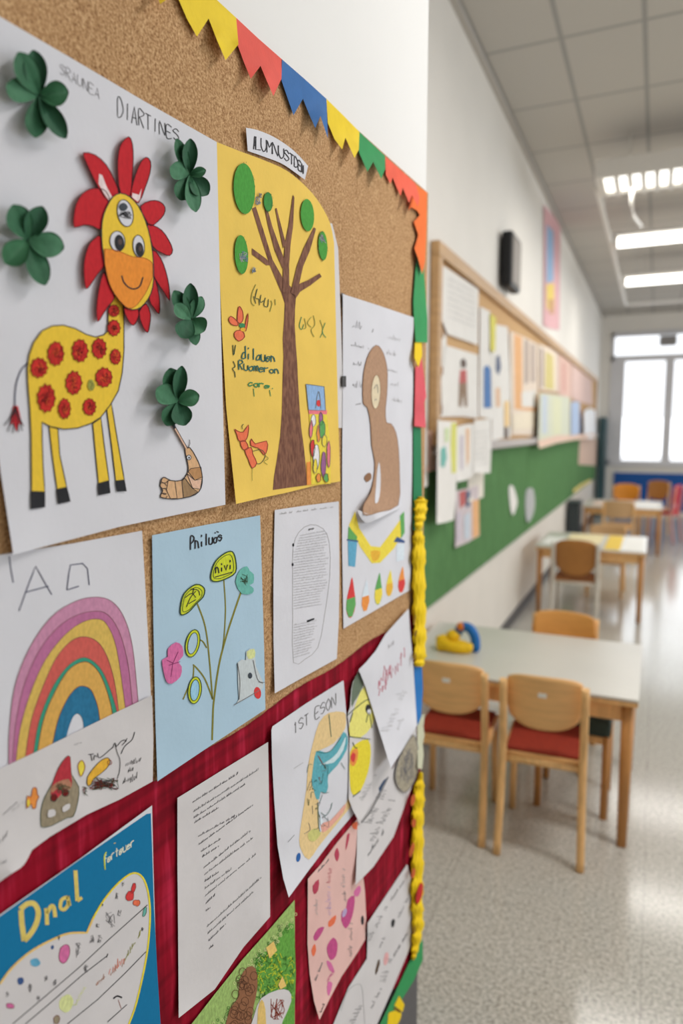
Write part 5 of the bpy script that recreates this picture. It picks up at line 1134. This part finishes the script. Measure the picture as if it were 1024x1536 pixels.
chair((-.655, 2.545, 0), math.radians(2), 'beech chair with red seat at the near table, half hidden by the foreground board', seatm=SEATR, sticker=True)
chair((-.365, 3.26, 0), math.pi+math.radians(-3), 'chair on the far side of the near table, only its rounded orange-brown back showing', w=.28, bz=(.46, .64), backm=mat('ply_orange', (220, 158, 86), .4, .06, 9, 0, 300, (1, 1, 7)), rnd=5)
chair((-.53, 5.76, 0), 0, 'chair with an oval brown back and white legs at the middle table', w=.33, bz=(.37, .66), sz=.33, legm=WLEG, backm=mat('ply_brown', (172, 116, 60), .4, .06, 9), rnd=2.1, lr=.015, name='oval_back_chair', seatm=mat('seat_brown', (128, 78, 44), .6, .1))
chair((-.37, 6.78, 0), math.pi, 'tan padded chair behind the middle table, nearer of two', w=.30, bz=(.45, .62), sz=.34, pad=TANU, padback=True, rnd=4, name='padded_chair', seatm=TANU)
chair((-.37, 9.0, 0), 0, 'tan padded chair tucked under the farthest table', w=.33, bz=(.46, .67), sz=.36, pad=TANU, padback=True, rnd=4, name='padded_chair', seatm=TANU)
chair((-.35, 10.35, 0), math.pi, 'orange round-backed chair behind the farthest table', w=.33, bz=(.50, .76), sz=.4, backm=mat('ply_amber', (214, 138, 44), .4, .06, 9), rnd=2.2, name='round_back_chair')
chair((.02, 10.9, 0), math.pi-.3, 'brown chair beside the red patterned chair, by the blue dado', w=.28, bz=(.5, .78), sz=.4, backm=mat('ply_brown', (172, 116, 60), .4, .06, 9), rnd=3, name='round_back_chair')
rc = chair((.16, 10.35, 0), math.radians(70), 'red and white patterned chair at the right end of the farthest table', w=.30, bz=(.36, .78), sz=.4, backm=mat('chair_red', (196, 36, 48), .4, .1, 14, rgb2=(226, 180, 184), lo=.36, hi=.40), rnd=4, name='red_chair', legm=mat('leg_pink', (206, 150, 140), .4, .02), seatm=SEATR)
# dark stool under the near table
st_ = thing('dark_stool', 'stool with a dark green seat pushed under the near table\'s right end', 'stool', (-.245, 2.88, 0))
M = Mesh(); M.box((-.385, 2.74, .33), (-.105, 3.02, .40), mat('stool_green', (52, 66, 60), .6, .1), .015); M.build('seat', st_)
for x in (-.37, -.12):
    for y in (2.755, 3.005):
        M = Mesh(); M.tube([(x, y, 0), (x, y, .2), (x, y, .335)], .014, WD2, 10); M.build('leg', st_)
M = Mesh(); M.box((-.38, 2.745, .30), (-.11, 3.015, .33), WD, .004); M.build('rail', st_)
# dough figure
df = thing('dough_figure', 'knotted yellow and blue modelling-dough figure with an orange top on the near table', 'toy', (-.72, 2.86, .565))
DY, DB, DO = mat('dough_yellow', (238, 192, 28), .6, .05, 40), mat('dough_blue', (30, 104, 176), .6, .05, 40), mat('dough_orange', (214, 120, 40), .6, .05, 40)
M = Mesh()
M.tube(co3([(-.805, 2.83, .583), (-.77, 2.815, .592), (-.72, 2.815, .588), (-.678, 2.835, .588)], 6), .022, DY, 14); M.ball((-.795, 2.85, .60), .030, DY, (1.1, 1, .9), rough=.15); M.ball((-.755, 2.86, .622), .030, DY, (1, 1, .95), rough=.12); M.ball((-.715, 2.84, .594), .026, DY, (1.2, 1, .8), rough=.1); M.ball((-.683, 2.83, .590), .022, DY, rough=.1); M.build('yellow_coil', df)
M = Mesh(); M.tube(co3([(-.745, 2.875, .625), (-.722, 2.87, .662), (-.688, 2.865, .664), (-.662, 2.86, .63), (-.656, 2.855, .585)], 6), .019, DB, 14); M.ball((-.656, 2.855, .583), .018, DB); M.build('blue_arch', df)
M = Mesh(); M.ball((-.722, 2.862, .668), .020, DO, (1, 1, .9)); M.build('orange_ball', df)
# papers on the tables
def tpaper(x0, x1, y0, y1, z, m, label):
    t = thing('table_paper', label, 'paper', ((x0+x1)/2, (y0+y1)/2, z), 'papers lying on the tables')
    M = Mesh(); M.box((x0, y0, z), (x1, y1, z+.0025), m); M.build('sheet', t)
PYT = mat('paper_tableyellow', (240, 204, 84), .7, .03)
WP2 = mat('paper_table', (244, 242, 238), .6, .01)
tpaper(-.83, -.68, 5.9, 6.3, .5655, WP2, 'white paper on the left end of the middle table')
tpaper(-.34, -.22, 5.82, 6.6, .5655, PYT, 'yellow paper strip across the middle table')
tpaper(-.20, -.05, 5.82, 6.55, .5655, WP2, 'white paper on the right end of the middle table')
tpaper(-.66, -.38, 5.95, 6.6, .5655, mat('paper_cream', (238, 222, 178), .7, .02), 'cream paper in the middle of the middle table')
tpaper(-.22, .06, 9.2, 9.9, .5655, WP2, 'white paper on the right end of the farthest table')
tpaper(-.70, -.30, 9.2, 9.8, .5655, mat('paper_blush', (232, 206, 190), .7, .02), 'pinkish paper on the left of the farthest table')

# ================================================================== LIGHT AND CAMERA
W_ = bpy.data.worlds.new('World'); SC.world = W_; W_.use_nodes = True
bg = W_.node_tree.nodes['Background']; bg.inputs['Color'].default_value = (.93, .96, 1, 1); bg.inputs['Strength'].default_value = 2.4
def area(name, loc, rot, sx, sy, e, col=(1, 1, 1)):
    L = bpy.data.lights.new(name, 'AREA'); L.shape = 'RECTANGLE'; L.size = sx; L.size_y = sy; L.energy = e; L.color = col
    o = bpy.data.objects.new(name, L); COL.objects.link(o); o.location = loc; o.rotation_euler = rot; return o
for i, w in enumerate(ws):   # daylight entering through each window of the right wall
    o = area('window_daylight', (XR-.02, (w[0]+w[2])/2, 2.02), (0, math.radians(62), 0), 2.1, 2.0, (4, 12, 52, 64, 52, 36)[i], (.85, .925, 1))
o = area('window_daylight', (1.3, YE-.1, 2.05), (math.radians(-66), 0, 0), 3.9, 2.2, 45, (.9, .95, 1))
for y in (2.15,): area('overhead_area', (1.15, y, 3.3), (0, 0, 0), 1.4, .3, 82, (1, .975, .95))  # unseen lamp without a fixture, added to brighten the near board and its wall
cam = bpy.data.cameras.new('camera'); co_ = bpy.data.objects.new('camera', cam); COL.objects.link(co_)
cam.sensor_fit = 'VERTICAL'; cam.sensor_height = 36; cam.lens = F/H*36; cam.clip_start = .02
co_.location = EYE
fw = Vector((-math.sin(YAW)*math.cos(PITCH), math.cos(YAW)*math.cos(PITCH), -math.sin(PITCH)))
co_.rotation_euler = fw.to_track_quat('-Z', 'Y').to_euler()
cam.dof.use_dof = True; cam.dof.focus_distance = .88; cam.dof.aperture_fstop = 2.8
SC.camera = co_
SC.view_settings.view_transform = 'Standard'; SC.view_settings.look = 'None'; SC.view_settings.exposure = -0.54; SC.view_settings.gamma = 1; SC.view_settings.use_curve_mapping = False
SC.cycles.use_denoising = True; SC.cycles.max_bounces = 8; SC.cycles.diffuse_bounces = 5; SC.cycles.sample_clamp_indirect = 6; SC.cycles.caustics_reflective = False; SC.cycles.caustics_refractive = False
